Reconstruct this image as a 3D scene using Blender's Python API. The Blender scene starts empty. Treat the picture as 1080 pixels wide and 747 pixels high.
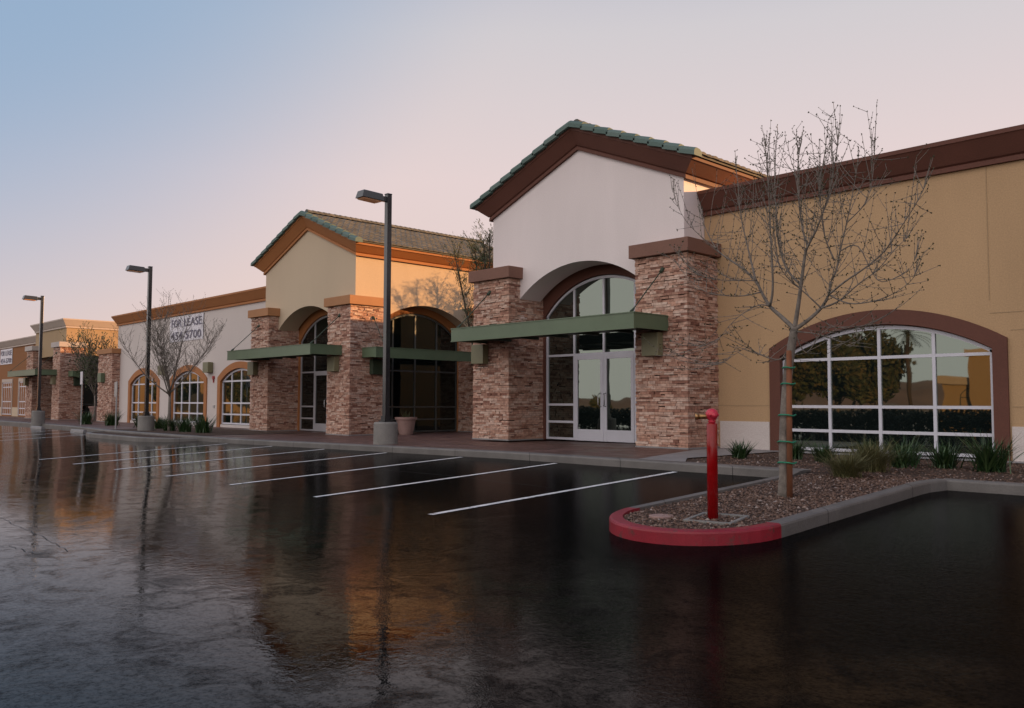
import bpy, bmesh, math, random
from mathutils import Vector, Matrix
random.seed(7)
C = bpy.context.scene.collection
SC = bpy.context.scene

# ------------------------------------------------------------------ helpers
class MB:
    def __init__(s): s.v = []; s.f = []; s.m = []; s.cur = 0
    def face(s, pts):
        i = len(s.v); s.v += [tuple(p) for p in pts]; s.f.append(list(range(i, i + len(pts)))); s.m.append(s.cur)
    def box(s, x0, x1, y0, y1, z0, z1):
        i = len(s.v)
        s.v += [(x0,y0,z0),(x1,y0,z0),(x1,y1,z0),(x0,y1,z0),(x0,y0,z1),(x1,y0,z1),(x1,y1,z1),(x0,y1,z1)]
        for q in ((0,3,2,1),(4,5,6,7),(0,1,5,4),(1,2,6,5),(2,3,7,6),(3,0,4,7)):
            s.f.append([i + k for k in q]); s.m.append(s.cur)
    def hull8(s, b, t):
        i = len(s.v); s.v += [tuple(p) for p in b] + [tuple(p) for p in t]
        for q in ((0,3,2,1),(4,5,6,7),(0,1,5,4),(1,2,6,5),(2,3,7,6),(3,0,4,7)):
            s.f.append([i + k for k in q]); s.m.append(s.cur)
    def strip(s, rings, closed=True, caps=True):
        i = len(s.v); n = len(rings[0])
        for r in rings: s.v += [tuple(p) for p in r]
        for a in range(len(rings) - 1):
            for k in range(n if closed else n - 1):
                k2 = (k + 1) % n
                s.f.append([i + a*n + k, i + a*n + k2, i + (a+1)*n + k2, i + (a+1)*n + k]); s.m.append(s.cur)
        if caps and closed:
            s.f.append([i + k for k in range(n)][::-1]); s.m.append(s.cur)
            s.f.append([i + (len(rings)-1)*n + k for k in range(n)]); s.m.append(s.cur)
    def tube(s, pts, rad, n=6, caps=True):
        pts = [Vector(p) for p in pts]
        if not isinstance(rad, (list, tuple)): rad = [rad] * len(pts)
        rings = []; ref = Vector((0.31, 0.17, 0.93))
        for k, p in enumerate(pts):
            d = (pts[min(k+1, len(pts)-1)] - pts[max(k-1, 0)])
            if d.length < 1e-9: d = Vector((0,0,1))
            d.normalize()
            a = d.cross(ref)
            if a.length < 1e-3: a = d.cross(Vector((1,0,0)))
            a.normalize(); b = d.cross(a)
            rings.append([p + rad[k]*(math.cos(2*math.pi*j/n)*a + math.sin(2*math.pi*j/n)*b) for j in range(n)])
        s.strip(rings, True, caps)
    def cyl(s, x, y, z0, z1, r0, r1=None, n=24):
        r1 = r0 if r1 is None else r1
        s.strip([[(x + r*math.cos(2*math.pi*j/n), y + r*math.sin(2*math.pi*j/n), z) for j in range(n)] for r, z in ((r0, z0), (r1, z1))])
    def lathe(s, x, y, prof, n=24):
        s.strip([[(x + r*math.cos(2*math.pi*j/n), y + r*math.sin(2*math.pi*j/n), z) for j in range(n)] for r, z in prof])
    def build(s, name, mats, parent=None, smooth=False, bevel=0, recalc=True):
        me = bpy.data.meshes.new(name); me.from_pydata(s.v, [], s.f)
        if not isinstance(mats, (list, tuple)): mats = [mats]
        for m in mats: me.materials.append(m)
        if len(mats) > 1: me.polygons.foreach_set('material_index', s.m)
        if recalc:
            bm = bmesh.new(); bm.from_mesh(me)
            bmesh.ops.recalc_face_normals(bm, faces=bm.faces); bm.to_mesh(me); bm.free()
        if smooth: me.polygons.foreach_set('use_smooth', [True]*len(me.polygons))
        o = bpy.data.objects.new(name, me); C.objects.link(o)
        if parent:
            o.parent = parent
            o.matrix_parent_inverse = parent.matrix_basis.inverted()
        if bevel:
            md = o.modifiers.new('Bevel', 'BEVEL'); md.width = bevel; md.segments = 2; md.limit_method = 'ANGLE'
        return o

def empty(name, loc, label, cat, group=None):
    o = bpy.data.objects.new(name, None); C.objects.link(o); o.location = loc; o.empty_display_size = .3
    return tag(o, label, cat, group)
def tag(o, label, cat, group=None):
    o['label'] = label; o['category'] = cat
    if group: o['group'] = group
    return o
def struct(o): o['kind'] = 'structure'; return o
def stuff(o, label, cat): o['kind'] = 'stuff'; o['label'] = label; o['category'] = cat; return o

# ------------------------------------------------------------------ materials
def nmat(name):
    m = bpy.data.materials.new(name); m.use_nodes = True
    nt = m.node_tree; return m, nt, nt.nodes['Principled BSDF']
def N(nt, t, **kw):
    n = nt.nodes.new(t)
    for k, v in kw.items():
        if k.startswith('i_'): n.inputs[k[2:].replace('_', ' ')].default_value = v
        else: setattr(n, k, v)
    return n
def hsl(c, f): return tuple(max(0, min(1, x*f)) for x in c) + (1,)
def ramp(nt, fac, stops):
    r = N(nt, 'ShaderNodeValToRGB'); e = r.color_ramp.elements
    e[0].position, e[0].color = stops[0][0], stops[0][1]
    e[1].position, e[1].color = stops[-1][0], stops[-1][1]
    for p, c in stops[1:-1]:
        q = e.new(p); q.color = c
    nt.links.new(fac, r.inputs[0]); return r.outputs[0]
def rgb(*c): return (c[0], c[1], c[2], 1)

def surf(name, col, rough=.7, var=.12, scale=1.5, fine=60, bump=.15, metal=0, spec=.5, dist=.01, streak=False):
    m, nt, b = nmat(name)
    g = N(nt, 'ShaderNodeNewGeometry')
    n1 = N(nt, 'ShaderNodeTexNoise', i_Scale=scale, i_Detail=6, i_Roughness=.6)
    vec = g.outputs['Position']
    if streak:
        mp = N(nt, 'ShaderNodeMapping'); mp.inputs['Scale'].default_value = (1, 1, .25); nt.links.new(vec, mp.inputs[0])
        nt.links.new(mp.outputs[0], n1.inputs['Vector'])
    else: nt.links.new(vec, n1.inputs['Vector'])
    c = ramp(nt, n1.outputs['Fac'], [(.25, hsl(col, 1-var)), (.75, hsl(col, 1+var))])
    n2 = N(nt, 'ShaderNodeTexNoise', i_Scale=fine, i_Detail=4); nt.links.new(vec, n2.inputs['Vector'])
    mx = N(nt, 'ShaderNodeMixRGB', blend_type='OVERLAY'); mx.inputs[0].default_value = .25
    nt.links.new(c, mx.inputs[1]); nt.links.new(n2.outputs['Fac'], mx.inputs[2])
    nt.links.new(mx.outputs[0], b.inputs['Base Color'])
    b.inputs['Roughness'].default_value = rough; b.inputs['Metallic'].default_value = metal
    b.inputs['Specular IOR Level'].default_value = spec
    if bump:
        bp = N(nt, 'ShaderNodeBump', i_Strength=bump, i_Distance=dist)
        nt.links.new(n2.outputs['Fac'], bp.inputs['Height']); nt.links.new(bp.outputs[0], b.inputs['Normal'])
    return m

M = {}
M['stucco_white'] = surf('stucco_white', (.74,.665,.665), .85, .07, .7, 40, .25, streak=True)
M['stucco_tan']   = surf('stucco_tan', (.45,.295,.165), .85, .10, .7, 40, .25, streak=True)
M['stucco_cream'] = surf('stucco_cream', (.52,.415,.30), .85, .06, .5, 40, .25, streak=True)
M['stucco_grey']  = surf('stucco_grey', (.58,.52,.50), .85, .05, .5, 40, .25, streak=True)
M['stucco_wains'] = surf('stucco_wainscot', (.58,.52,.50), .85, .06, .8, 40, .25)
M['stucco_rust']  = surf('stucco_rust', (.24,.095,.028), .85, .07, .6, 40, .25, streak=True)
M['stucco_sand']  = surf('stucco_sand', (.36,.25,.145), .85, .07, .6, 40, .25, streak=True)
M['trim_brown']   = surf('trim_brown', (.115,.040,.026), .75, .10, 1.2, 50, .15)
M['cap_brown']    = surf('cap_brown', (.19,.092,.066), .75, .10, 1.2, 50, .15)
M['trim_orange']  = surf('trim_orange', (.36,.14,.045), .75, .08, 1.2, 50, .15)
M['cap_orange']   = surf('cap_orange', (.36,.17,.075), .75, .08, 1.2, 50, .15)
M['cap_grey']     = surf('cap_grey', (.45,.40,.38), .8, .08, 1.5, 50, .2)
M['cornice_cream']= surf('cornice_cream', (.48,.40,.35), .8, .06, 1.2, 50, .15)
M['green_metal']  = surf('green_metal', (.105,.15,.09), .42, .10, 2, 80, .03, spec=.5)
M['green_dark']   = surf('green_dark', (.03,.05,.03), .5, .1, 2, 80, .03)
M['lamp_olive']   = surf('lamp_olive', (.17,.16,.09), .5, .08, 3, 80, .05)
M['alu_white']    = surf('aluminium_white', (.58,.58,.65), .35, .04, 3, 90, .02)
M['alu_grey']     = surf('aluminium_grey', (.42,.41,.44), .35, .05, 3, 90, .02, metal=.3)
M['alu_dark']     = surf('aluminium_dark', (.10,.11,.11), .35, .08, 3, 90, .02, metal=.4)
M['steel_dark']   = surf('dark_steel', (.02,.022,.026), .22, .1, 4, 90, .03, spec=.8)
M['lens_glint']   = surf('lens_glint', (.62,.33,.18), .25, .05, 6, 60, .02)  # warm light caught by the lens underside is put into this base colour
M['chrome']       = surf('chrome', (.3,.3,.31), .25, .05, 8, 90, 0, metal=1)
M['black']        = surf('black_rubber', (.012,.012,.012), .6, .1, 8, 90, .05)
M['conc']         = surf('concrete', (.20,.19,.18), .75, .22, 2.2, 45, .35)
def kerb_mat(name, col, rough):
    m = surf(name, col, rough, .30, 1.6, 45, .4); nt = m.node_tree; b = nt.nodes['Principled BSDF']
    g = N(nt, 'ShaderNodeNewGeometry'); d = N(nt, 'ShaderNodeVectorMath', operation='DOT_PRODUCT'); d.inputs[1].default_value = (1,1,0); nt.links.new(g.outputs['Position'], d.inputs[0])
    mo = N(nt, 'ShaderNodeMath', operation='PINGPONG'); mo.inputs[1].default_value = 1.15; nt.links.new(d.outputs['Value'], mo.inputs[0])
    lt = N(nt, 'ShaderNodeMath', operation='LESS_THAN'); lt.inputs[1].default_value = .007; nt.links.new(mo.outputs[0], lt.inputs[0])
    old = b.inputs['Base Color'].links[0].from_socket
    mx = N(nt, 'ShaderNodeMixRGB'); mx.inputs[2].default_value = rgb(.018,.016,.015); nt.links.new(lt.outputs[0], mx.inputs[0]); nt.links.new(old, mx.inputs[1]); nt.links.new(mx.outputs[0], b.inputs['Base Color'])
    return m
M['conc_wet'] = kerb_mat('concrete_damp', (.135,.125,.12), .55)
M['conc_pale']    = surf('concrete_pale', (.23,.22,.225), .6, .18, 1.2, 45, .3)
M['red_paint']    = surf('red_kerb_paint', (.24,.007,.02), .5, .2, 3, 60, .3)
M['red_gloss']    = surf('red_gloss_paint', (.27,.004,.006), .14, .12, 3, 30, .02, spec=.45)
M['pink_red']     = surf('faded_red_plastic', (.55,.03,.06), .3, .3, 40, 120, .2)
M['brass']        = surf('brass', (.35,.2,.09), .35, .2, 20, 80, .1, metal=.8)
M['terracotta']   = surf('terracotta', (.30,.19,.17), .8, .12, 3, 60, .2)
M['soil']         = surf('soil', (.03,.02,.015), .95, .3, 8, 60, .5)
M['dirt']         = surf('desert_dirt', (.22,.13,.075), .95, .3, .08, 3, .4)
M['hill']         = surf('hill_rock', (.20,.12,.085), .95, .3, .02, 1, .4)
M['bark']         = surf('bark', (.18,.155,.135), .9, .5, 11, 60, 1.0)
M['bark_dark']    = surf('bark_dark', (.07,.05,.038), .9, .35, 9, 70, .6)
M['twig']         = surf('twig', (.20,.175,.155), .9, .3, 9, 70, .2)
M['bud']          = surf('bud', (.046,.048,.017), .8, .6, 20, 70, .2)
M['stake']        = surf('stake_wood', (.20,.075,.035), .85, .35, 7, 60, .5, streak=True)
M['tie']          = surf('green_tie', (.01,.20,.11), .45, .15, 10, 60, .1)
M['white_paint']  = surf('white_line_paint', (.78,.78,.82), .35, .25, 5, 70, .25)
def worn(m, base, lo, hi, scale):
    nt = m.node_tree; b = nt.nodes['Principled BSDF']; old = b.inputs['Base Color'].links[0].from_socket
    g = N(nt, 'ShaderNodeNewGeometry'); n = N(nt, 'ShaderNodeTexNoise', i_Scale=scale, i_Detail=8, i_Roughness=.75); nt.links.new(g.outputs['Position'], n.inputs['Vector'])
    f = ramp(nt, n.outputs['Fac'], [(lo, rgb(0,0,0)), (hi, rgb(1,1,1))])
    mx = N(nt, 'ShaderNodeMixRGB'); mx.inputs[2].default_value = rgb(*base); nt.links.new(f, mx.inputs[0]); nt.links.new(old, mx.inputs[1]); nt.links.new(mx.outputs[0], b.inputs['Base Color'])
worn(M['white_paint'], (.03,.03,.033), .55, .66, 9)
worn(M['red_paint'], (.10,.035,.03), .56, .66, 7)
M['banner']       = surf('banner_vinyl', (.66,.64,.70), .5, .05, 2, 30, .05)
M['ink']          = surf('banner_ink', (.13,.12,.18), .5, .1, 4, 60, 0)
M['sign_back']    = surf('sign_back', (.35,.36,.37), .4, .1, 4, 60, .05, metal=.5)
M['red_bell']     = surf('red_bell', (.3,.02,.02), .4, .1, 4, 60, .05)
M['dark_room']    = surf('dark_room', (.01,.01,.01), .9, .2, 1, 20, 0)

def island(name, stops, rough=.85, bump=.4, fine=35, sat=.25):
    """one colour per loose piece (stone, tile, leaf) from the piece's own random number"""
    m, nt, b = nmat(name)
    g = N(nt, 'ShaderNodeNewGeometry')
    c = ramp(nt, g.outputs['Random Per Island'], stops)
    n = N(nt, 'ShaderNodeTexNoise', i_Scale=fine, i_Detail=5); nt.links.new(g.outputs['Position'], n.inputs['Vector'])
    mx = N(nt, 'ShaderNodeMixRGB', blend_type='OVERLAY'); mx.inputs[0].default_value = sat
    nt.links.new(c, mx.inputs[1]); nt.links.new(n.outputs['Fac'], mx.inputs[2]); nt.links.new(mx.outputs[0], b.inputs['Base Color'])
    b.inputs['Roughness'].default_value = rough
    if bump:
        bp = N(nt, 'ShaderNodeBump', i_Strength=bump, i_Distance=.012)
        nt.links.new(n.outputs['Fac'], bp.inputs['Height']); nt.links.new(bp.outputs[0], b.inputs['Normal'])
    return m
M['stone'] = island('ledge_stone', [(0, rgb(.18,.075,.053)), (.10, rgb(.30,.15,.108)), (.35, rgb(.43,.245,.18)), (.65, rgb(.50,.32,.25)), (.92, rgb(.56,.41,.34)), (1, rgb(.27,.125,.085))], .85, 1.0, 14, .75)
M['stone_joint'] = surf('stone_joint', (.06,.033,.025), .9, .2, 5, 60, .4)
M['tile_green'] = island('green_glazed_tile', [(0, rgb(.075,.125,.11)), (.5, rgb(.10,.155,.14)), (1, rgb(.12,.17,.155))], .75, .1, 30, .15)
M['tile_field'] = island('grey_tan_tile', [(0, rgb(.085,.085,.078)), (.5, rgb(.115,.112,.10)), (1, rgb(.145,.14,.125))], .9, .4, 18, .4)
M['gravel'] = island('gravel_stone', [(0, rgb(.05,.026,.017)), (.4, rgb(.12,.065,.042)), (.8, rgb(.17,.10,.07)), (.95, rgb(.25,.18,.15)), (1, rgb(.36,.30,.28))], .6, .3, 60, .4)
M['gravel_bed'] = surf('gravel_bed', (.075,.041,.028), .9, .5, 30, 130, 1.0, dist=.03)
M['leaf_blade'] = island('lily_blade', [(0, rgb(.012,.035,.012)), (.6, rgb(.03,.07,.022)), (1, rgb(.07,.115,.04))], .45, 0)
M['leaf_grass'] = island('grass_blade', [(0, rgb(.05,.06,.018)), (.5, rgb(.12,.115,.04)), (1, rgb(.22,.19,.09))], .7, 0)
M['leaf_dry'] = island('dry_leaf', [(0, rgb(.03,.045,.015)), (.6, rgb(.06,.07,.025)), (1, rgb(.13,.10,.04))], .7, 0)
M['leaf_hedge'] = island('hedge_leaf', [(0, rgb(.006,.010,.005)), (.6, rgb(.012,.020,.009)), (1, rgb(.022,.03,.014))], .6, 0)
M['leaf_tree'] = island('tree_leaf', [(0, rgb(.03,.05,.02)), (.6, rgb(.06,.085,.03)), (1, rgb(.11,.12,.05))], .6, 0)

def glass_mat(name, tint, ior, base):
    m, nt, b = nmat(name)
    b.inputs['Base Color'].default_value = rgb(*base); b.inputs['Roughness'].default_value = .015
    b.inputs['IOR'].default_value = ior; b.inputs['Specular Tint'].default_value = rgb(*tint)
    g = N(nt, 'ShaderNodeNewGeometry'); n = N(nt, 'ShaderNodeTexNoise', i_Scale=1.1, i_Detail=1)
    nt.links.new(g.outputs['Position'], n.inputs['Vector'])
    bp = N(nt, 'ShaderNodeBump', i_Strength=.05, i_Distance=.05); nt.links.new(n.outputs['Fac'], bp.inputs['Height'])
    nt.links.new(bp.outputs[0], b.inputs['Normal']); return m
M['glass'] = glass_mat('tinted_glass', (.88,1,.88), 2.5, (.006,.009,.009))
M['glass_dark'] = glass_mat('dark_glass', (.86,1,.92), 1.6, (.004,.006,.006))

def asphalt():
    m, nt, b = nmat('wet_asphalt')
    g = N(nt, 'ShaderNodeNewGeometry'); P = g.outputs['Position']
    big = N(nt, 'ShaderNodeTexNoise', i_Scale=.42, i_Detail=9, i_Roughness=.68, i_Distortion=.5); nt.links.new(P, big.inputs['Vector'])
    mid = N(nt, 'ShaderNodeTexNoise', i_Scale=2.2, i_Detail=6, i_Roughness=.65); nt.links.new(P, mid.inputs['Vector'])
    fin = N(nt, 'ShaderNodeTexVoronoi', i_Scale=85); nt.links.new(P, fin.inputs['Vector'])
    fn2 = N(nt, 'ShaderNodeTexNoise', i_Scale=26, i_Detail=4); nt.links.new(P, fn2.inputs['Vector'])
    c = ramp(nt, mid.outputs['Fac'], [(.3, rgb(.0015,.0016,.0019)), (.7, rgb(.004,.004,.0045))])
    nt.links.new(c, b.inputs['Base Color'])
    # standing water where the big noise is high: smooth and mirror like, damp grain elsewhere
    wet_sheen = ramp(nt, big.outputs['Fac'], [(.38, rgb(0,0,0)), (.50, rgb(.7,.7,.7)), (.62, rgb(1,1,1))])
    # painted sheen: reflections kept strong at left, dimmed by position towards the right kerb
    gv = N(nt, 'ShaderNodeVectorMath', operation='DOT_PRODUCT'); gv.inputs[1].default_value = (.35,1,0); nt.links.new(P, gv.inputs[0])
    ga = N(nt, 'ShaderNodeMath', operation='MULTIPLY_ADD'); ga.inputs[1].default_value = 5.0; nt.links.new(big.outputs['Fac'], ga.inputs[0]); nt.links.new(gv.outputs['Value'], ga.inputs[2])
    gm = N(nt, 'ShaderNodeMapRange', i_From_Min=7.2, i_From_Max=3.6, interpolation_type='SMOOTHSTEP'); nt.links.new(ga.outputs[0], gm.inputs['Value'])
    bl = N(nt, 'ShaderNodeTexNoise', i_Scale=2.6, i_Detail=10, i_Roughness=.72, i_Distortion=.8); nt.links.new(P, bl.inputs['Vector'])
    bm_ = ramp(nt, bl.outputs['Fac'], [(.38, rgb(.18,.18,.18)), (.54, rgb(1,1,1))])
    wm = N(nt, 'ShaderNodeMath', operation='MULTIPLY'); nt.links.new(gm.outputs[0], wm.inputs[0]); nt.links.new(bm_, wm.inputs[1]); wet_sheen = wm.outputs[0]
    ro = N(nt, 'ShaderNodeMapRange', i_To_Min=.11, i_To_Max=.010); nt.links.new(wet_sheen, ro.inputs['Value'])
    sx = N(nt, 'ShaderNodeSeparateXYZ'); nt.links.new(P, sx.inputs[0])
    dry = N(nt, 'ShaderNodeMapRange', i_From_Min=-1.5, i_From_Max=-6, i_To_Min=0, i_To_Max=1); nt.links.new(sx.outputs['Y'], dry.inputs['Value'])
    rd = N(nt, 'ShaderNodeMath', operation='ADD'); rm = N(nt, 'ShaderNodeMath', operation='MULTIPLY'); rm.inputs[1].default_value = .05
    nt.links.new(dry.outputs[0], rm.inputs[0]); nt.links.new(ro.outputs[0], rd.inputs[0]); nt.links.new(rm.outputs[0], rd.inputs[1])
    nt.links.new(rd.outputs[0], b.inputs['Roughness'])
    b.inputs['Specular Tint'].default_value = rgb(.74,.89,1); b.inputs['IOR'].default_value = 1.13
    sl = N(nt, 'ShaderNodeMapRange', i_To_Min=.06, i_To_Max=1.0); nt.links.new(wet_sheen, sl.inputs['Value'])
    gr = N(nt, 'ShaderNodeTexNoise', i_Scale=34, i_Detail=3, i_Roughness=.8); nt.links.new(P, gr.inputs['Vector'])
    gf = N(nt, 'ShaderNodeMapRange', i_From_Min=.38, i_From_Max=.56, i_To_Min=.30, i_To_Max=1.0); nt.links.new(gr.outputs['Fac'], gf.inputs['Value'])
    gx = N(nt, 'ShaderNodeMath', operation='MULTIPLY'); nt.links.new(sl.outputs[0], gx.inputs[0]); nt.links.new(gf.outputs[0], gx.inputs[1]); nt.links.new(gx.outputs[0], b.inputs['Specular IOR Level'])
    st = N(nt, 'ShaderNodeMapRange', i_To_Min=.16, i_To_Max=.02); nt.links.new(wet_sheen, st.inputs['Value'])
    h = N(nt, 'ShaderNodeMath', operation='ADD'); nt.links.new(fin.outputs['Distance'], h.inputs[0])
    k = N(nt, 'ShaderNodeMath', operation='MULTIPLY'); k.inputs[1].default_value = 1.5; nt.links.new(fn2.outputs['Fac'], k.inputs[0]); nt.links.new(k.outputs[0], h.inputs[1])
    bp = N(nt, 'ShaderNodeBump', i_Distance=.0035); nt.links.new(st.outputs[0], bp.inputs['Strength']); nt.links.new(h.outputs[0], bp.inputs['Height'])
    rip = N(nt, 'ShaderNodeTexNoise', i_Scale=11, i_Detail=2.5, i_Roughness=.5, i_Distortion=.5); nt.links.new(P, rip.inputs['Vector'])
    b2 = N(nt, 'ShaderNodeBump', i_Strength=.17, i_Distance=.006); nt.links.new(rip.outputs['Fac'], b2.inputs['Height']); nt.links.new(bp.outputs[0], b2.inputs['Normal'])
    nt.links.new(b2.outputs[0], b.inputs['Normal'])
    return m
M['asphalt'] = asphalt()

def pavers():
    m, nt, b = nmat('brick_pavers')
    g = N(nt, 'ShaderNodeNewGeometry'); P = g.outputs['Position']
    br = N(nt, 'ShaderNodeTexBrick', i_Scale=1.0, i_Mortar_Size=.006, i_Bias=0, i_Brick_Width=.22, i_Row_Height=.11)
    br.inputs['Color1'].default_value = rgb(.085,.036,.030); br.inputs['Color2'].default_value = rgb(.15,.082,.070); br.inputs['Mortar'].default_value = rgb(.03,.022,.02)
    nt.links.new(P, br.inputs['Vector'])
    n = N(nt, 'ShaderNodeTexNoise', i_Scale=1.3, i_Detail=6); nt.links.new(P, n.inputs['Vector'])
    mx = N(nt, 'ShaderNodeMixRGB', blend_type='OVERLAY'); mx.inputs[0].default_value = .5
    nt.links.new(br.outputs['Color'], mx.inputs[1]); nt.links.new(n.outputs['Fac'], mx.inputs[2]); nt.links.new(mx.outputs[0], b.inputs['Base Color'])
    ro = N(nt, 'ShaderNodeMapRange', i_From_Min=.3, i_From_Max=.7, i_To_Min=.3, i_To_Max=.7); nt.links.new(n.outputs['Fac'], ro.inputs['Value']); nt.links.new(ro.outputs[0], b.inputs['Roughness'])
    bp = N(nt, 'ShaderNodeBump', i_Strength=.5, i_Distance=.006, invert=True); nt.links.new(br.outputs['Fac'], bp.inputs['Height']); nt.links.new(bp.outputs[0], b.inputs['Normal'])
    return m
M['pavers'] = pavers()

# ------------------------------------------------------------------ levels
def zs(x):                                   # pavement level: falls gently to the left
    t = max(0, min(1, (-13 - x) / 12)); return -.12 * t
MSL = .050
def ss(t): t = max(0, min(1, t)); return t*t*(3-2*t)
def _zlot(y):                                # stalls rise to the kerb, aisle is level
    z = -.14; yy = 12.2; d = .05
    while yy > y + 1e-6 and yy > 4:
        st = min(d, yy - y); z -= MSL*ss((yy - st/2 - 4.3)/3.0)*st; yy -= st
    return z
_zc = {}
def zlot(x, y):
    k = round(y, 2)
    if k not in _zc: _zc[k] = _zlot(k)
    return _zc[k] + zs(x)

# ------------------------------------------------------------------ ground, lot, pavement
mb = MB(); mb.face([(-1500,-1500,-.75),(1500,-1500,-.75),(1500,1500,-.75),(-1500,1500,-.75)])
struct(mb.build('ground', M['dirt'], recalc=False))
xs = [-150,-110,-80,-60,-50,-40,-32,-25,-22,-19,-16,-13,-10,-7,-4,0,5,12,20,40]
ys = [-75,-24,-18,-12,-6,-2,1,3,4,4.5,5,5.5,6,6.5,7,7.5,8,9,10,11,12.21]
me = bpy.data.meshes.new('parking_lot')
me.from_pydata([(x,y,zlot(x,y)) for y in ys for x in xs], [], [[j*len(xs)+i, j*len(xs)+i+1, (j+1)*len(xs)+i+1, (j+1)*len(xs)+i] for j in range(len(ys)-1) for i in range(len(xs)-1)])
me.materials.append(M['asphalt']); me.polygons.foreach_set('use_smooth', [True]*len(me.polygons))
o = bpy.data.objects.new('parking_lot', me); C.objects.link(o); struct(o)
mb = MB(); mb.box(-150,40,-75.2,-75,-.9,-.3); struct(mb.build('kerb', M['conc_wet']))

mb = MB()
def seam(pts, w):
    pts = smooth2(pts)
    for (a, b) in zip(pts[:-1], pts[1:]):
        d = (b-a).normalized(); n = Vector((-d.y, d.x))*w
        mb.face([(q.x, q.y, zlot(q.x,q.y)+.004) for q in (a-n, b-n, b+n, a+n)])
def smooth2(pts):
    r = random.Random(int(pts[0][0]*10)); out = []
    for a, b in zip(pts[:-1], pts[1:]):
        a, b = Vector(a), Vector(b)
        for i in range(10): out.append(a.lerp(b, i/10) + Vector((r.gauss(0,.012), r.gauss(0,.012))))
    return out + [Vector(pts[-1])]
seam([(-13.2,2.95),(-11.3,2.92),(-10.3,2.88),(-9.15,2.78)], .003); seam([(-9.15,2.78),(-9.2,2.52),(-9.9,2.45)], .004)
seam([(-24,4.6),(-18,5.0),(-14.5,5.6)], .004); seam([(-19,9.4),(-12,9.7),(-9,9.5)], .004)
struct(mb.build('asphalt_seams', M['black'], recalc=False))

# painted stall lines: a sheet 5 mm above the asphalt
mb = MB()
for k in range(13):
    x = -8.62 - 2.75*k
    if -33.6 < x < -27.6: continue
    y1 = 12.08
    yy = [6.85 + (y1-6.85)*i/12 for i in range(13)]
    w = .052
    for a, c in zip(yy[:-1], yy[1:]):
        mb.face([(x-w,a,zlot(x,a)+.005),(x+w,a,zlot(x,a)+.005),(x+w,c,zlot(x,c)+.005),(x-w,c,zlot(x,c)+.005)])
struct(mb.build('stall_markings', M['white_paint'], recalc=False))

KX = [-150,-80,-60,-45,-36.5,-25,-22,-19,-16,-13,-10,-6.35]
def kerb_run(mb, path, inward, w=.17, zt=None):
    """rounded kerb along a path of (x,y); its body lies on the `inward` side (+1 left of travel)"""
    rings = []
    for i, (x, y) in enumerate(path):
        a = Vector(path[max(i-1,0)]); b = Vector(path[min(i+1,len(path)-1)]); t = (b-a).normalized()
        n = Vector((-t.y, t.x))*inward
        zt_ = zt(x, y)
        rings.append([(x+n.x*o_, y+n.y*o_, zt_+h) for o_, h in ((0,-.30),(0,-.03),(.008,-.010),(.03,0),(w,0),(w,-.30))])
    mb.strip(rings)
ktop = lambda x, y: zlot(x, min(y,12.2)) + .14
mb = MB()
path = [(-36.4,12.2)]
x = -36.4
while x < -6.4: x += .75; path.append((min(x,-6.35),12.2))
kerb_run(mb, [(-80,13.4),(-60,13.4),(-48,13.2),(-44,13.0),(-40,12.7),(-36.4,12.2)], 1, .3, lambda x,y: zs(x)+.004)
kerb_run(mb, path, 1, .3, lambda x,y: zs(x)+.004)
kerb_run(mb, [(-4.40,12.2),(-3,12.2),(0,12.2),(6,12.2),(14,12.2)], 1, .17, lambda x,y: .004)
struct(mb.build('kerb', M['conc_wet']))

# pavement behind the kerb
mb = MB()
px = [-80,-60,-50,-36.4,-30,-25,-22,-19,-16,-13]
mb.cur = 0
for a, b in zip(px[:-1], px[1:]):
    ya = 13.65 if a < -44 else 12.48; yb = 13.65 if b < -44 else 12.48
    mb.face([(a,ya,zs(a)),(b,yb,zs(b)),(b,25,zs(b)),(a,25,zs(a))])
mb.face([(-13,12.48,0),(-9.75,12.48,0),(-10.85,15.9,0),(-10.85,25,0),(-13,25,0)])
mb.cur = 1
mb.face([(-9.75,12.48,0),(-8.7,12.48,0),(-9.3,13.4,0),(-9.3,16.55,0),(-10.85,16.55,0),(-10.85,15.9,0)])
mb.face([(-10.85,16.55,0),(14,16.55,0),(14,25,0),(-10.85,25,0)])
struct(mb.build('pavement', [M['pavers'], M['conc_pale']], recalc=False))

# planting island with red nose
XL, XR, YN = -6.40, -4.46, 8.05
nose = []
cx0 = (XL+XR)/2; R0 = (XR-XL)/2
left = [(XL-.16, 12.2)] + [(XL, 11.6-.45*i) for i in range(9)]
arcp = [(cx0 - R0*math.cos(math.pi*i/20), YN - R0*1.03*math.sin(math.pi*i/20)) for i in range(21)]
right = [(XR, YN+.45*i) for i in range(1,9)] + [(XR+.02,11.9),(XR+.12, 12.2)]
itop = lambda x, y: zlot(-5, min(y,12.19)) + .145
mb = MB(); kerb_run(mb, left, 1, .15, itop); kerb_run(mb, [arcp[-1]]+right, 1, .15, itop)
struct(mb.build('kerb', M['conc_wet']))
mb = MB(); kerb_run(mb, [left[-1]]+arcp if left[-1][1] > YN+.02 else arcp, 1, .15, itop)
struct(mb.build('kerb', M['red_paint']))
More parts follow.
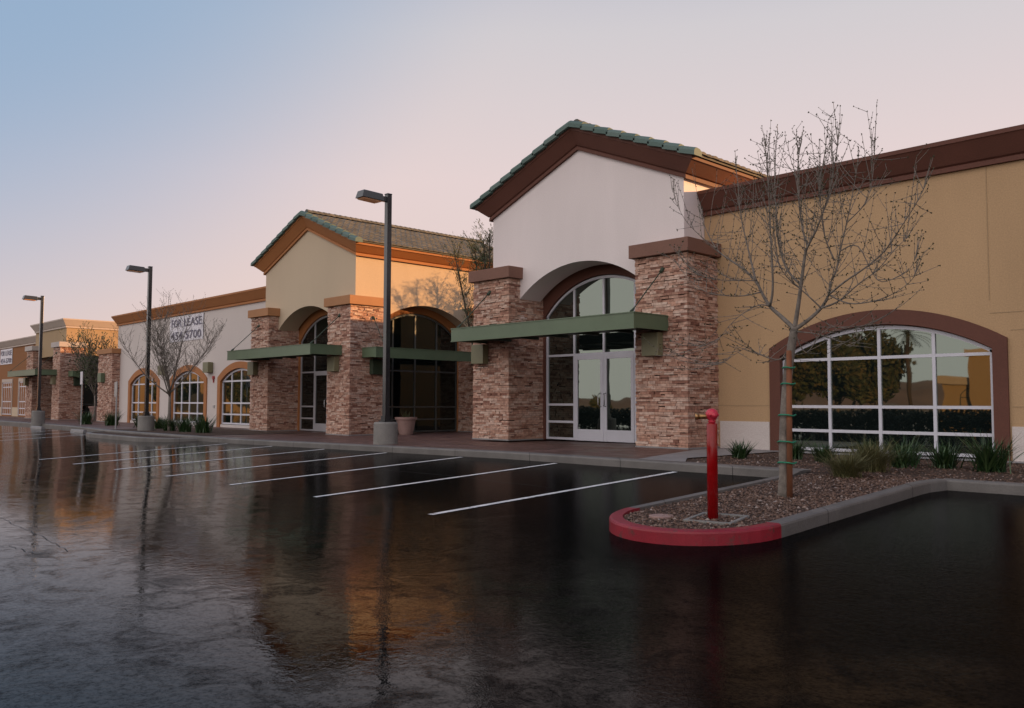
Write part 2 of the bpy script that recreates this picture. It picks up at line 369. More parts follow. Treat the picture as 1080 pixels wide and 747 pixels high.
# gravel bed
def in_bed(x, y):
    if y >= 12.1: return (-9.2 < x < 13) and y < 16.5 and not (x < -8.75 and y < 13.2) and not (y < 12.38 and (x<-6.0 or x>-4.6))
    if y > YN: return XL+.16 < x < XR-.16
    return (x-cx0)**2 + ((y-YN)/1.03)**2 < (R0-.16)**2
def bedz(x, y): return (zlot(-5, y) if y < 12.2 else -.14) + .11
mb = MB(); n0 = 0
gx = [cx0 + (-1+2*i/14)*(R0-.08) for i in range(15)]
gy = [7.05+ .25*i for i in range(22)]
for j in range(len(gy)-1):
    for i in range(14):
        q = [(gx[i],gy[j]),(gx[i+1],gy[j]),(gx[i+1],gy[j+1]),(gx[i],gy[j+1])]
        if all(y > YN or (x-cx0)**2+(y-YN)**2 < (R0-.04)**2 for x, y in q):
            mb.face([(x,y,bedz(x,y)) for x, y in q])
mb.face([(-9.28,13.3,-.02),(-8.68,12.45,-.02),(-6.0,12.30,-.03),(-4.5,12.30,-.03),(13.5,12.36,-.03),(13.5,16.54,-.02),(-9.28,16.54,-.02)])
struct(mb.build('gravel_bed', M['gravel_bed'], recalc=False))
mb = MB(); rnd = random.Random(3); cnt = 0
def pebble(mb, x, y, z, s, rnd):
    a = rnd.uniform(0, 6.28); ca, sa = math.cos(a), math.sin(a)
    sx, sy, sz = s*rnd.uniform(.7,1.5), s*rnd.uniform(.6,1.1), s*rnd.uniform(.4,.9)
    P = []
    for q in ((1,0,0),(0,1,0),(-1,0,0),(0,-1,0),(.15,.1,1),(0,0,-1)):
        qx, qy, qz = q[0]*sx*rnd.uniform(.7,1.2), q[1]*sy*rnd.uniform(.7,1.2), q[2]*sz
        P.append((x+qx*ca-qy*sa, y+qx*sa+qy*ca, z+qz))
    i = len(mb.v); mb.v += P
    for t in ((0,1,4),(1,2,4),(2,3,4),(3,0,4),(1,0,5),(2,1,5),(3,2,5),(0,3,5)):
        mb.f.append([i+k for k in t]); mb.m.append(0)
while cnt < 15000:
    if rnd.random() < .62: x, y = rnd.uniform(XL,XR), rnd.uniform(7.1,12.4)
    else: x, y = rnd.uniform(-9.2,1.5), rnd.uniform(12.3,16.5)
    if not in_bed(x,y): continue
    z = bedz(x,y) if y < 12.3 else -.02
    pebble(mb, x, y, z+rnd.uniform(-.004,.014), rnd.choice((.009,.012,.014,.018,.024)), rnd); cnt += 1
stuff(mb.build('gravel', M['gravel'], recalc=False), 'loose reddish brown gravel covering the planting island and bed', 'gravel')

# ------------------------------------------------------------------ building kit
def frontP(y): return lambda u, d, z: (u, y + d, z)              # d goes into the building
def sideP(x): return lambda u, d, z: (x - d, u, z)               # wall facing +X
def arc_pts(u0, u1, zspr, zap, n=24):
    h = (u1-u0)/2; s = zap - zspr; R = (h*h + s*s)/(2*s); c = (u0+u1)/2; zc = zap - R
    return [(u0+(u1-u0)*i/n, zc + math.sqrt(max(0, R*R-(u0+(u1-u0)*i/n-c)**2))) for i in range(n+1)]
def arch_wall(mb, P, u0, u1, zb, zt, holes, depth, th):
    """a wall sheet with arched holes; zt(u) is its top; each hole (a,b,sill,spring,apex) gets reveals of `depth`"""
    cuts = sorted(holes); us = u0
    def col(a, b, z0a, z0b, n=1):
        for k in range(n):
            p, q = a+(b-a)*k/n, a+(b-a)*(k+1)/n
            mb.face([P(p,0,z0a),P(q,0,z0b),P(q,0,zt(q)),P(p,0,zt(p))])
    def sheet(a, b):
        m_ = (u0+u1)/2
        if a < m_ < b and abs(zt(m_)-zt(a)) > .01: col(a,m_,zb,zb); col(m_,b,zb,zb)
        elif b > a: col(a,b,zb,zb)
    for (a, b, sill, spr, ap) in cuts:
        if a > us: sheet(us, a)
        pts = arc_pts(a, b, spr, ap)
        for (p, zp), (q, zq) in zip(pts[:-1], pts[1:]): mb.face([P(p,0,zp),P(q,0,zq),P(q,0,zt(q)),P(p,0,zt(p))])
        if sill > zb: mb.face([P(a,0,zb),P(b,0,zb),P(b,0,sill),P(a,0,sill)]); mb.face([P(a,0,sill),P(b,0,sill),P(b,depth,sill),P(a,depth,sill)])
        for (p, zp), (q, zq) in zip(pts[:-1], pts[1:]): mb.face([P(p,0,zp),P(q,0,zq),P(q,depth,zq),P(p,depth,zp)])
        mb.face([P(a,0,sill),P(a,0,spr),P(a,depth,spr),P(a,depth,sill)]); mb.face([P(b,0,sill),P(b,0,spr),P(b,depth,spr),P(b,depth,sill)])
        us = b
    if us < u1: sheet(us, u1)
def bar(mb, P, u0, u1, d0, d1, z0, z1):
    mb.hull8([P(u0,d0,z0),P(u1,d0,z0),P(u1,d1,z0),P(u0,d1,z0)], [P(u0,d0,z1),P(u1,d0,z1),P(u1,d1,z1),P(u0,d1,z1)])
def window(parent, P, u0, u1, z0, zspr, zap, bays, rows, fm, gm, fw=.055, door=None, label=None):
    """arched window: frame mesh with mullions and rails, its panes one child mesh"""
    mb = MB(); pts = arc_pts(u0, u1, zspr, zap) if zap > zspr else [(u0,zspr),(u1,zspr)]
    def top(u):
        for (p, zp), (q, zq) in zip(pts[:-1], pts[1:]):
            if p-1e-6 <= u <= q+1e-6: return zp + (zq-zp)*(u-p)/(q-p)
        return zspr
    D0, D1 = 0, .07
    bar(mb,P,u0,u0+fw,D0,D1,z0,zspr); bar(mb,P,u1-fw,u1,D0,D1,z0,zspr)
    rings = []
    for (p, zp) in pts: rings.append([P(p,D0,zp),P(p,D1,zp),P(p,D1,zp-fw*1.15),P(p,D0,zp-fw*1.15)])
    mb.strip(rings)
    e = .004
    bw = (u1-u0)/bays
    for k in range(1,bays):
        u = u0+bw*k; bar(mb,P,u-fw/2,u+fw/2,D0+e,D1-e,z0,top(u)-.02)
    zr = [z0+fw/2] + list(rows)
    for r in zr:
        for k in range(bays):
            if door and k in door and r < door_top - .05: continue
            a = u0+bw*k+fw/2; b = u0+bw*(k+1)-fw/2
            if r > zspr:                       # rail above the spring: keep it inside the arch
                if top(a) < r and top(b) < r: continue
            bar(mb,P,a,b,D0+2*e,D1-2*e,r-fw/2,r+fw/2)
    w = mb.build('window', fm, parent)
    if label: w['label'] = label
    g = MB()
    poly = [P(u0,.04,z0),P(u1,.04,z0)] + [P(p,.04,z-.01) for p, z in reversed(pts)]
    g.face(poly); g.build('pane', gm, w, recalc=False)
    return w
door_top = 2.3
def door_leaf(parent, P, u0, u1, z0, z1, fm, gm, hside):
    mb = MB(); s = .095; d0, d1 = -.005, .055
    bar(mb,P,u0,u0+s,d0,d1,z0,z1); bar(mb,P,u1-s,u1,d0,d1,z0,z1)
    bar(mb,P,u0+s,u1-s,d0+.003,d1-.003,z0,z0+.30); bar(mb,P,u0+s,u1-s,d0+.003,d1-.003,z1-.11,z1)
    dr = mb.build('door', fm, parent)
    g = MB(); g.face([P(u0+s,.02,z0+.3),P(u1-s,.02,z0+.3),P(u1-s,.02,z1-.11),P(u0+s,.02,z1-.11)]); g.build('pane', gm, dr, recalc=False)
    u = u1-.07 if hside > 0 else u0+.07; q = -.12*hside
    h = MB(); h.tube([P(u,0,z0+.9),P(u,-.09,z0+.92),P(u+q*.2,-.10,z0+.95),P(u+q*.2,-.10,z0+1.2),P(u,-.09,z0+1.23),P(u,0,z0+1.25)], .013, 8)
    h.build('handle', M['chrome'], dr, smooth=True)
    return dr

def stone_column(parent, x0, x1, y0, y1, z0, z1, capm, seed, cap=True, over=.13, ztop=.31):
    """stacked ledge stone: every course a run of separate stones that stand proud by different amounts"""
    r = random.Random(seed); mb = MB(); mb.cur = 1
    mb.box(x0+.03,x1-.03,y0+.03,y1-.03,z0,z1); mb.cur = 0
    z = z0 + .03
    while z < z1 - .02:
        h = min(r.uniform(.034,.072), z1 - z)
        for face in range(4):
            L = (x1-x0) if face in (0,2) else (y1-y0)
            u = 0
            while u < L - 1e-4:
                w = r.uniform(.08,.34)
                if L-u-w < .12: w = L-u
                pr = r.uniform(0,.034); g = .003; hh = h - .004
                if r.random() < .12: hh *= r.uniform(.6,.9)
                a, b = u+g, u+w-g
                if u == 0: a = -pr*.8
                if u + w >= L-1e-4: b = L + pr*.8
                if face == 0: mb.box(x0+a,x0+b,y0-pr,y0+.06,z,z+hh)
                elif face == 1: mb.box(x1-.06,x1+pr,y0+a+.004,y0+b,z+.001,z+hh)
                elif face == 2: mb.box(x0+a+.003,x0+b-.003,y1-.06,y1+pr*.3,z+.002,z+hh)
                else: mb.box(x0-pr,x0+.06,y0+a+.005,y0+b-.002,z+.0015,z+hh)
                u += w
        z += h
    mb.m = mb.m
    c = mb.build('stone_column', [M['stone'], M['stone_joint']], parent, recalc=False)
    k = MB(); k.box(x0-.035,x1+.035,y0-.035,y1+.035,z0,z0+.035); k.build('base_strip', M['conc_pale'], c)
    if cap:
        k = MB(); k.box(x0-over,x1+over,y0-over,y1+over,z1,z1+ztop); k.build('column_cap', capm, c, bevel=.012)
    return c

PROF = [(0,0),(.07,.0),(.07,.085),(.045,.10),(.085,.13),(.28,.46),(.30,.47),(.30,.55),(0,.55)]   # (outward, up)
def level_cornice(parent, path_pts, zb, mat, name='cornice', sc=1.0):
    """cornice along a plan path of (x, y, nx, ny) with mitred outward offsets"""
    mb = MB(); rings = []
    for (x, y, nx, ny) in path_pts: rings.append([(x+nx*o_*sc, y+ny*o_*sc, zb+h*sc) for o_, h in PROF])
    mb.strip(rings)
    return mb.build(name, mat, parent)

def canopy(parent, P, u0, u1, out, z0, z1, rods=True, zr=4.03, rodu=None):
    """flat metal canopy standing `out` in front of the columns, hung from two tie rods"""
    mb = MB()
    t = .05
    bar(mb,P,u0,u1,-out,-out+t,z0,z1); bar(mb,P,u0,u0+t,-out+t,0,z0,z1); bar(mb,P,u1-t,u1,-out+t,0,z0,z1)
    bar(mb,P,u0-.015,u1+.015,-out-.015,.0,z1,z1+.022)                # top flange
    bar(mb,P,u0-.012,u1+.012,-out-.012,-out+.06,z0-.02,z0)           # lower flange
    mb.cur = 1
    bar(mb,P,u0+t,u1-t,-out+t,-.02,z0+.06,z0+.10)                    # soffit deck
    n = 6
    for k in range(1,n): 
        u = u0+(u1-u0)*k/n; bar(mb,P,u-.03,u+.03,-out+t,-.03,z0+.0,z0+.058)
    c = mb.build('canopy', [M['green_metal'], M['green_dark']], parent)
    for u in (rodu or []):
        r = MB(); r.tube([P(u,0.0,zr),P(u,-.07,zr-.04),P(u,-out+.12,z1+.05)], .014, 7)
        r.tube([P(u,.01,zr+.02),P(u,-.09,zr-.055)], [.06,.035], 8); r.tube([P(u,-out+.2,z1+.12),P(u,-out+.1,z1+.03)], [.022,.04], 8)
        r.build('tie_rod', M['green_dark'], c)
    return c
def wall_lamp(parent, P, u0, u1, z0, z1, m=None, d=.2):
    mb = MB(); mb.hull8([P(u0,-d,z0),P(u1,-d,z0),P(u1,0,z0+.0),P(u0,0,z0)],[P(u0,-d,z1),P(u1,-d,z1),P(u1,0,z1),P(u0,0,z1)])
    mb.build('wall_lamp', m or M['lamp_olive'], parent, bevel=.01)

def portico(root, cx, fy, bz, wallm, trimm, capm, soffm, fm, gm, side_open=False, flat=False, seed=1, eave_len=9.0, shafts=True):
    """entrance bay: two stone columns, an arched gable wall over them, glazed entry behind, hung canopy, tiled gable roof"""
    hw = 3.54; cw = 1.39; wy = fy+.40; by = fy+1.30
    P = frontP(wy)
    c1 = stone_column(root, cx-hw, cx-hw+cw, fy, by+.05, bz, 4.36, capm, seed)
    c2 = stone_column(root, cx+hw-cw, cx+hw, fy, by+.05, bz, 4.36, capm, seed+1)
    gh = 3.21; apex = 7.47; sl = .41
    top = (lambda u: 5.60) if flat else (lambda u: apex - sl*abs(u-cx))
    mb = MB()
    arch_wall(mb, P, cx-gh, cx+gh, 2.55, top, [(cx-hw+cw+.0, cx+hw-cw-.0, 2.55, 3.86 if flat else 3.80, 3.90 if flat else 4.60)], .80, .3)
    ze = top(cx+gh)
    # left, back and right walls of the block
    mb.face([P(cx-gh,0,bz),P(cx-gh,eave_len,bz),P(cx-gh,eave_len,ze),P(cx-gh,0,ze)])
    mb.face([P(cx-gh,eave_len,bz),P(cx+gh,eave_len,bz),P(cx+gh,eave_len,ze),P(cx,eave_len,top(cx)),P(cx-gh,eave_len,ze)])
    if side_open:
        Q = sideP(cx+gh); yc = fy + 3.52
        arch_wall(mb, Q, wy, wy+eave_len, 2.55, lambda u: ze, [(yc-2.15, yc+2.15, 2.55, 3.86 if flat else 3.80, 3.90 if flat else 4.60)], .55, .3)
        mb.face([(cx+gh,yc+2.2,bz),(cx+gh,wy+eave_len,bz),(cx+gh,wy+eave_len,2.55),(cx+gh,yc+2.2,2.55)])
    else:
        mb.face([P(cx+gh,0,bz),P(cx+gh,eave_len,bz),P(cx+gh,eave_len,ze),P(cx+gh,0,ze)])
    mb.build('gable_wall' if not flat else 'tower_wall', wallm, root)
    # recessed entry wall with the glazing let into it
    hl = 2.06; W = frontP(by)
    mb = MB()
    e1 = cx + (gh-.62 if side_open else gh-.05); e0 = cx-gh+.05
    arch_wall(mb, W, e0, e1, bz, lambda u: 4.9, [(cx-hl, cx+hl, bz, 3.40, 4.36)], .10, .1)
    mb.face([W(e0,.0,4.9),W(e1,.0,4.9),W(e1,-.5,4.9),W(e0,-.5,4.9)])
    ew = mb.build('entry_wall', soffm, root)
    G = frontP(by+.06)
    global door_top
    door_top = bz + 2.30
    window(root, G, cx-hl, cx+hl, bz+.02, 3.38, 4.34, 4, [bz+.50, bz+.965, door_top, 2.94], fm, gm, .06, door=(1,2))
    bw = hl/2
    for k, (a, b, hs) in enumerate(((cx-bw+.035, cx-.012, 1), (cx+.012, cx+bw-.035, -1))):
        door_leaf(root, G, a, b, bz+.015, door_top-.03, fm, gm, hs)
    canopy(root, frontP(fy), cx-3.05, cx+3.05, 1.25, 2.63, 2.95, zr=4.02, rodu=(cx-2.9, cx+2.9))
    F = frontP(fy-.035)
    wall_lamp(root, F, cx-hw+.13, cx-hw+.62, 2.07, 2.60); wall_lamp(root, F, cx+hw-1.08, cx+hw-.62, 2.07, 2.60)
    if side_open:
        Q = sideP(cx+gh-.58)
        mb = MB(); arch_wall(mb, Q, by, yc+3.0, bz, lambda u: 4.9, [(yc-2.06,yc+2.06,bz,3.4,4.36)], .1, .1)
        mb.face([Q(by,0,4.9),Q(yc+3,0,4.9),Q(yc+3,-.5,4.9),Q(by,-.5,4.9)])
        mb.build('entry_wall', soffm, root)
        window(root, sideP(cx+gh-.64), yc-2.06, yc+2.06, bz+.02, 3.38, 4.34, 4, [bz+.50,bz+.965,bz+2.30,2.94], M['alu_dark'] , M['glass_dark'], .06, label='side window of dark glass behind the small canopy')
        stone_column(root, cx+hw-cw, cx+hw, yc+2.1, yc+2.1+cw, bz, 4.36, capm, seed+2)
        canopy(root, sideP(cx+hw), yc-3.05, yc+3.05, .85, 2.55, 2.87, zr=3.95, rodu=(yc-2.6,))
        wall_lamp(root, sideP(cx+hw+.035), yc-2.75, yc-2.25, 1.98, 2.5, M['green_dark'])
    if flat:
        o_ = 1
        level_cornice(root, [(cx-gh,wy+eave_len,-1,0),(cx-gh,wy,-1,-1),(cx+gh,wy,1,-1),(cx+gh,wy+eave_len,1,0)], 5.58, trimm)
        mb = MB(); mb.face([(cx-gh-.2,wy-.2,6.0),(cx+gh+.2,wy-.2,6.0),(cx+gh+.2,wy+eave_len,6.0),(cx-gh-.2,wy+eave_len,6.0)]); mb.build('roof', M['dirt'], root, recalc=False)
        return
    # raked cornice that returns level along the eaves
    mb = MB(); KXO = 1.45; Y2 = wy+eave_len
    def ring_end(sgn):  return [(cx+sgn*(gh+o_*KXO), wy-o_, ze - sl*o_*KXO + h) for o_, h in PROF]
    apexr = [(cx, wy-o_, apex + h) for o_, h in PROF]
    back = lambda sgn: [(cx+sgn*(gh+o_*KXO), Y2, ze - sl*o_*KXO + h) for o_, h in PROF]
    mb.strip([back(-1), ring_end(-1), apexr, ring_end(1), back(1)])
    mb.build('cornice', trimm, root)
    # roof deck, tile field and rake tiles
    eo = gh + .30*KXO + .05; zr = apex + .57
    mb = MB(); t = .05
    for sgn in (-1, 1):
        a = [(cx, wy-.28, zr), (cx, Y2, zr), (cx+sgn*eo, Y2, zr-sl*eo), (cx+sgn*eo, wy-.28, zr-sl*eo)]
        mb.hull8(a, [(x, y, z+t) for x, y, z in a])
    roof = mb.build('roof', M['tile_field'], root)
    mb = MB(); rr = random.Random(seed+9); rows = 11; n = int(eave_len/.24)
    for sgn in (-1, 1):
        for i in range(rows):
            ua, ub = eo*i/rows, eo*(i+1)/rows + .05
            for j in range(n):
                ya = wy-.10 + j*.24; lift = rr.uniform(0,.012)
                za, zb_ = zr-sl*ua+t+.006+lift, zr-sl*ub+t+.045+lift
                rings = []
                for (u, z) in ((ua, za), (ub, zb_)):
                    rings.append([(cx+sgn*u, ya+.24*q/4, z+.035*math.sin(math.pi*q/4)) for q in range(5)] + [(cx+sgn*u, ya+.23, z-.03),(cx+sgn*u, ya+.01, z-.03)])
                mb.strip(rings)
    for j in range(n):                                                 # ridge caps
        ya = wy-.1+j*.24
        mb.strip([[(cx+.13*math.cos(math.pi*q/6), y, zr+t+.03+ex+.12*math.sin(math.pi*q/6)) for q in range(7)] for y, ex in ((ya, .02), (ya+.25, 0))])
    mb.build('field_tiles', M['tile_field'], roof, recalc=False)
    mb = MB(); nt_ = 9; L = eo+.03
    for sgn in (-1, 1):
        for i in range(nt_):
            ua, ub = L*i/nt_, L*(i+1)/nt_ + .045
            rings = []
            for u, ex in ((ua, .0), (ub, .045)):
                z = zr - sl*u + ex; x = cx + sgn*u
                y0 = wy-.40
                rings.append([(x,y0,z-.045),(x,y0,z+.05),(x,y0+.03,z+.10),(x,y0+.10,z+.135),(x,y0+.22,z+.12),(x,y0+.30,z+.07),(x,y0+.30,z-.045)])
            mb.strip(rings)
    mb.build('rake_tiles', M['tile_green'], roof)

def body(root, x0, x1, y0, y1, z0, zroof, ztop, m, nofront=True):
    """rear walls, parapet and roof deck of a building block"""
    mb = MB()
    for q in ([(x0,y0),(x0,y1)], [(x0,y1),(x1,y1)], [(x1,y1),(x1,y0)]):
        (a,b),(c,d) = q; mb.face([(a,b,z0),(c,d,z0),(c,d,ztop),(a,b,ztop)])
    mb.face([(x0,y0+.25,zroof),(x1,y0+.25,zroof),(x1,y1,zroof),(x0,y1,zroof)])
    mb.face([(x0,y0+.25,zroof),(x1,y0+.25,zroof),(x1,y0+.25,ztop),(x0,y0+.25,ztop)])
    mb.face([(x0,y0,ztop),(x1,y0,ztop),(x1,y0+.25,ztop),(x0,y0+.25,ztop)])
    return mb.build('rear_wall', m, root)

def surround(root, P, a, b, z0, spr, ap, bw, m, out=.05, depth=.06):
    """raised stucco band round an arched window"""
    mb = MB(); oi = arc_pts(a, b, spr, ap, 28); oo = arc_pts(a-bw, b+bw, spr+.18, ap+.29, 28)
    ring = lambda i, o_: [P(o_[0],-out,o_[1]),P(o_[0],.02,o_[1]),P(i[0],depth,i[1]),P(i[0],-out,i[1])]
    rings = [ring((a,z0),(a-bw,z0))] + [ring(i, o_) for i, o_ in zip(oi, oo)] + [ring((b,z0),(b+bw,z0))]
    mb.strip(rings); return mb.build('window_surround', m, root)

# ------------------------------------------------------------------ building 1 (right, nearest)
B1 = empty('shop_building', (-8,17,0), 'nearest shop building with dark brown trim, tiled gable entrance and tan wing', 'building')
portico(B1, -14.55, 15.9, 0, M['stucco_white'], M['trim_brown'], M['cap_brown'], M['trim_brown'], M['alu_white'], M['glass'], seed=11)
P = frontP(17.1)
mb = MB(); arch_wall(mb, P, -11.33, 14, 0, lambda u: 5.42, [(-9.45,-5.22,.0,2.02,2.60)], .12, .1)
mb.build('wing_wall', M['stucco_tan'], B1)
mb = MB()
for a, b in ((-10.95,-9.71),(-4.96,14)): bar(mb,P,a,b,-.018,.0,.0,.61)
mb.build('wainscot', M['stucco_wains'], B1)
mb = MB()                                                               # control joints: darker strips stand in for the grooves' shadow lines
for (a,b,z) in ((-11.2,-9.72,.955),(-4.94,14,.955),(-5.27,14,2.655),(-4.94,14,2.33)): bar(mb,P,a,b,-.006,0,z,z+.014)
for u in (-5.27,-.9): bar(mb,P,u-.007,u+.007,-.007,0,2.9 if u<-5 else .62,5.38)
mb.build('control_joint', M['stucco_sand'], B1)
surround(B1, P, -9.43, -5.24, 0, 2.02, 2.58, .25, M['trim_brown'])
window(B1, frontP(17.16), -9.42, -5.25, .03, 2.00, 2.56, 4, [.445,.945,1.93], M['alu_white'], M['glass'], .06, label='wide arched window with four bays of dark mirroring glass')
level_cornice(B1, [(-11.32,17.1,0,-1),(14,17.1,0,-1)], 5.37, M['trim_brown'])
body(B1, -17.76, 14, 17.25, 46, -.2, 5.3, 5.88, M['stucco_tan'])

# ------------------------------------------------------------------ building 2 (middle)
B2 = empty('shop_building', (-34,18,-.12), 'middle shop building with orange brown trim, cream gable entrance and pale wing', 'building')
portico(B2, -28.54, 16.35, -.12, M['stucco_cream'], M['trim_orange'], M['cap_orange'], M['trim_orange'], M['alu_grey'], M['glass_dark'], side_open=True, seed=31)
P = frontP(17.6)
hol = [(-48.3,-44.6,.0,1.94,2.52),(-42.75,-39.05,.0,1.94,2.52),(-37.4,-33.7,.0,1.94,2.52)]
mb = MB(); arch_wall(mb, P, -50.4, -31.74, -.12, lambda u: 5.32, hol, .12, .1)
mb.build('wing_wall', M['stucco_grey'], B2)
for h in hol:
    surround(B2, P, h[0]+.02, h[1]-.02, -.12, 1.94, 2.50, .28, M['trim_orange'])
    window(B2, frontP(17.66), h[0]+.03, h[1]-.03, .02, 1.92, 2.48, 4, [.46,.96,1.94], M['alu_white'], M['glass'], .07)
level_cornice(B2, [(-50.42,46,-1,0),(-50.42,17.6,-1,-1),(-31.76,17.6,0,-1)], 5.27, M['trim_orange'])
F = frontP(17.58)
wall_lamp(B2, F, -38.75, -38.2, 2.36, 2.84, M['lamp_olive'], .25); wall_lamp(B2, F, -44.0, -43.45, 2.36, 2.84, M['lamp_olive'], .25)
mb = MB(); mb.tube([(-38.1,17.6,2.12),(-38.1,17.53,2.12)], .09, 12); mb.box(-38.13,-38.07,17.55,17.6,1.9,2.05); mb.build('alarm_bell', M['red_bell'], B2)
mb = MB(); mb.box(-38.1,-37.95,17.57,17.6,.75,.86); mb.build('outlet_plate', M['sign_back'], B2)
stone_column(B2, -52.2, -50.0, 17.2, 19.0, -.12, 3.70, M['cap_orange'], 77, over=.10, ztop=.28)
wall_lamp(B2, frontP(17.165), -51.6, -51.05, 2.1, 2.62, M['green_metal'], .22)
body(B2, -50.4, -26.2, 17.75, 46, -.2, 5.2, 5.8, M['stucco_grey'])

# ------------------------------------------------------------------ building 3 (far left)
B3 = empty('shop_building', (-66,18,-.12), 'farthest shop building with flat topped tan tower, cream cornice and rust wing', 'building')
portico(B3, -60.73, 16.6, -.12, M['stucco_sand'], M['cornice_cream'], M['cap_grey'], M['trim_brown'], M['alu_dark'], M['glass_dark'], side_open=True, flat=True, seed=51)
P = frontP(18.0)
mb = MB(); arch_wall(mb, P, -90, -63.96, -.12, lambda u: 5.2, [], .1, .1); mb.build('wing_wall', M['stucco_rust'], B3)
mb = MB()
for a, b in ((-90,-76.0),(-73.2,-71.5),(-69.2,-64.0)): bar(mb,P,a,b,-.02,0,-.1,.57)
mb.build('wainscot', M['stucco_cream'], B3)
for a, b in ((-76.0,-73.3),(-71.4,-69.3)):
    mb = MB(); bar(mb,P,a-.12,b+.12,-.06,0,2.47,2.72); bar(mb,P,a-.12,a,-.06,0,0,2.47); bar(mb,P,b,b+.12,-.06,0,0,2.47)
    mb.build('window_surround', M['cornice_cream'], B3)
    window(B3, frontP(17.99), a, b, 0, 2.47, 2.47, 5 if b-a > 2.3 else 4, [.5,1.0,2.1], M['alu_white'], M['glass'], .07)
level_cornice(B3, [(-90,18,0,-1),(-63.98,18,0,-1)], 5.1, M['cornice_cream'])
body(B3, -90, -58.4, 18.15, 46, -.2, 5.2, 5.6, M['stucco_sand'])

# ------------------------------------------------------------------ banners
def banner(x0, x1, z0, z1, y, rows, label):
    mb = MB(); n = 10; nz = 4
    r = random.Random(int(-x0))
    for i in range(n):
        for j in range(nz):
            q = []
            for a, b in ((i,j),(i+1,j),(i+1,j+1),(i,j+1)):
                x = x0+(x1-x0)*a/n; z = z0+(z1-z0)*b/nz
                q.append((x, y-.012-.008*math.sin(a*1.9+b*.7), z))
            mb.face(q)
    b = mb.build('banner', M['banner'], recalc=False); tag(b, label, 'banner')
    H = (z1-z0)/2
    for k, t, fa, fb in rows:
        cu = bpy.data.curves.new('lettering', 'FONT'); cu.body = t; cu.size = 1; cu.align_x = 'CENTER'; cu.extrude = .004; cu.resolution_u = 3; cu.offset = .006
        to = bpy.data.objects.new('tmp', cu); C.objects.link(to)
        dg = bpy.context.evaluated_depsgraph_get(); me = bpy.data.meshes.new_from_object(to.evaluated_get(dg))
        bpy.data.objects.remove(to)
        wx = max(v.co.x for v in me.vertices)-min(v.co.x for v in me.vertices)
        hy = max(v.co.y for v in me.vertices); xa, xb = x0+(x1-x0)*fa, x0+(x1-x0)*fb; sx = (xb-xa)/wx; sy = H*.62/hy
        zc = z1 - H*(k+1) + H*.16
        for v in me.vertices: v.co = ((xa+xb)/2+v.co.x*sx, y-.032+(-v.co.z), zc+v.co.y*sy)
        me.materials.clear(); me.materials.append(M['ink'])
        o = bpy.data.objects.new('lettering', me); C.objects.link(o); o.parent = b
banner(-43.15,-39.3,3.98,5.22,17.58,[(0,'FOR',.05,.36),(0,'LEASE',.44,.95),(1,'454-5700',.05,.95)], 'white leasing banner with dark lettering high on the pale wing between two arched windows')
banner(-76.9,-73.5,3.87,5.05,17.98,[(0,'FOR',.05,.36),(0,'LEASE',.44,.95),(1,'454-5700',.05,.95)], 'small white leasing banner on the rust coloured wall at the far left')

# ------------------------------------------------------------------ street lamps
def street_lamp(x, y, bz, label):
    t = empty('street_lamp', (x,y,bz), label, 'street lamp', 'street lamps along the parking lot')
    mb = MB(); mb.lathe(x,y,[(.30,bz-.3),(.31,bz+.0),(.305,bz+.52),(.285,bz+.56),(.05,bz+.565)], 28); mb.build('concrete_base', M['conc'], t, smooth=False, bevel=0)
    mb = MB(); w = .068; mb.box(x-w,x+w,y-w,y+w,bz+.60,bz+6.40); mb.box(x-w-.006,x+w+.006,y-w-.006,y+w+.006,bz+6.40,bz+6.43); mb.build('pole', M['steel_dark'], t, bevel=.008)
    mb = MB(); mb.box(x-.13,x+.13,y-.13,y+.13,bz+.565,bz+.60); mb.box(x-.09,x+.09,y-.09,y+.09,bz+.60,bz+.72); mb.build('base_plate', M['steel_dark'], t)
    mb = MB(); mb.box(x-.04,x+.04,y-.24,y-w,bz+6.20,bz+6.34)
    a = [(x-.17,y-.24,bz+6.17),(x+.17,y-.24,bz+6.17),(x+.17,y-.90,bz+6.19),(x-.17,y-.90,bz+6.19)]
    b = [(x-.15,y-.27,bz+6.36),(x+.15,y-.27,bz+6.36),(x+.15,y-.84,bz+6.38),(x-.15,y-.84,bz+6.38)]
    mb.hull8(a,b); h = mb.build('lamp_head', M['steel_dark'], t, bevel=.012)
    mb = MB(); mb.hull8([(x-.13,y-.34,bz+6.14),(x+.13,y-.34,bz+6.14),(x+.13,y-.84,bz+6.158),(x-.13,y-.84,bz+6.158)],[(x-.14,y-.32,bz+6.175),(x+.14,y-.32,bz+6.175),(x+.14,y-.86,bz+6.19),(x-.14,y-.86,bz+6.19)])
    mb.build('lens', M['lens_glint'], h)
    return t
street_lamp(-18.1, 12.93, zs(-18.1), 'nearest tall dark street lamp on a round concrete base before the middle entrance')
street_lamp(-34.25, 13.1, -.10, 'street lamp beside the bare tree, in front of the pale wing windows')
street_lamp(-48.4, 13.1, -.02, 'farthest street lamp, in front of the tan tower at left')

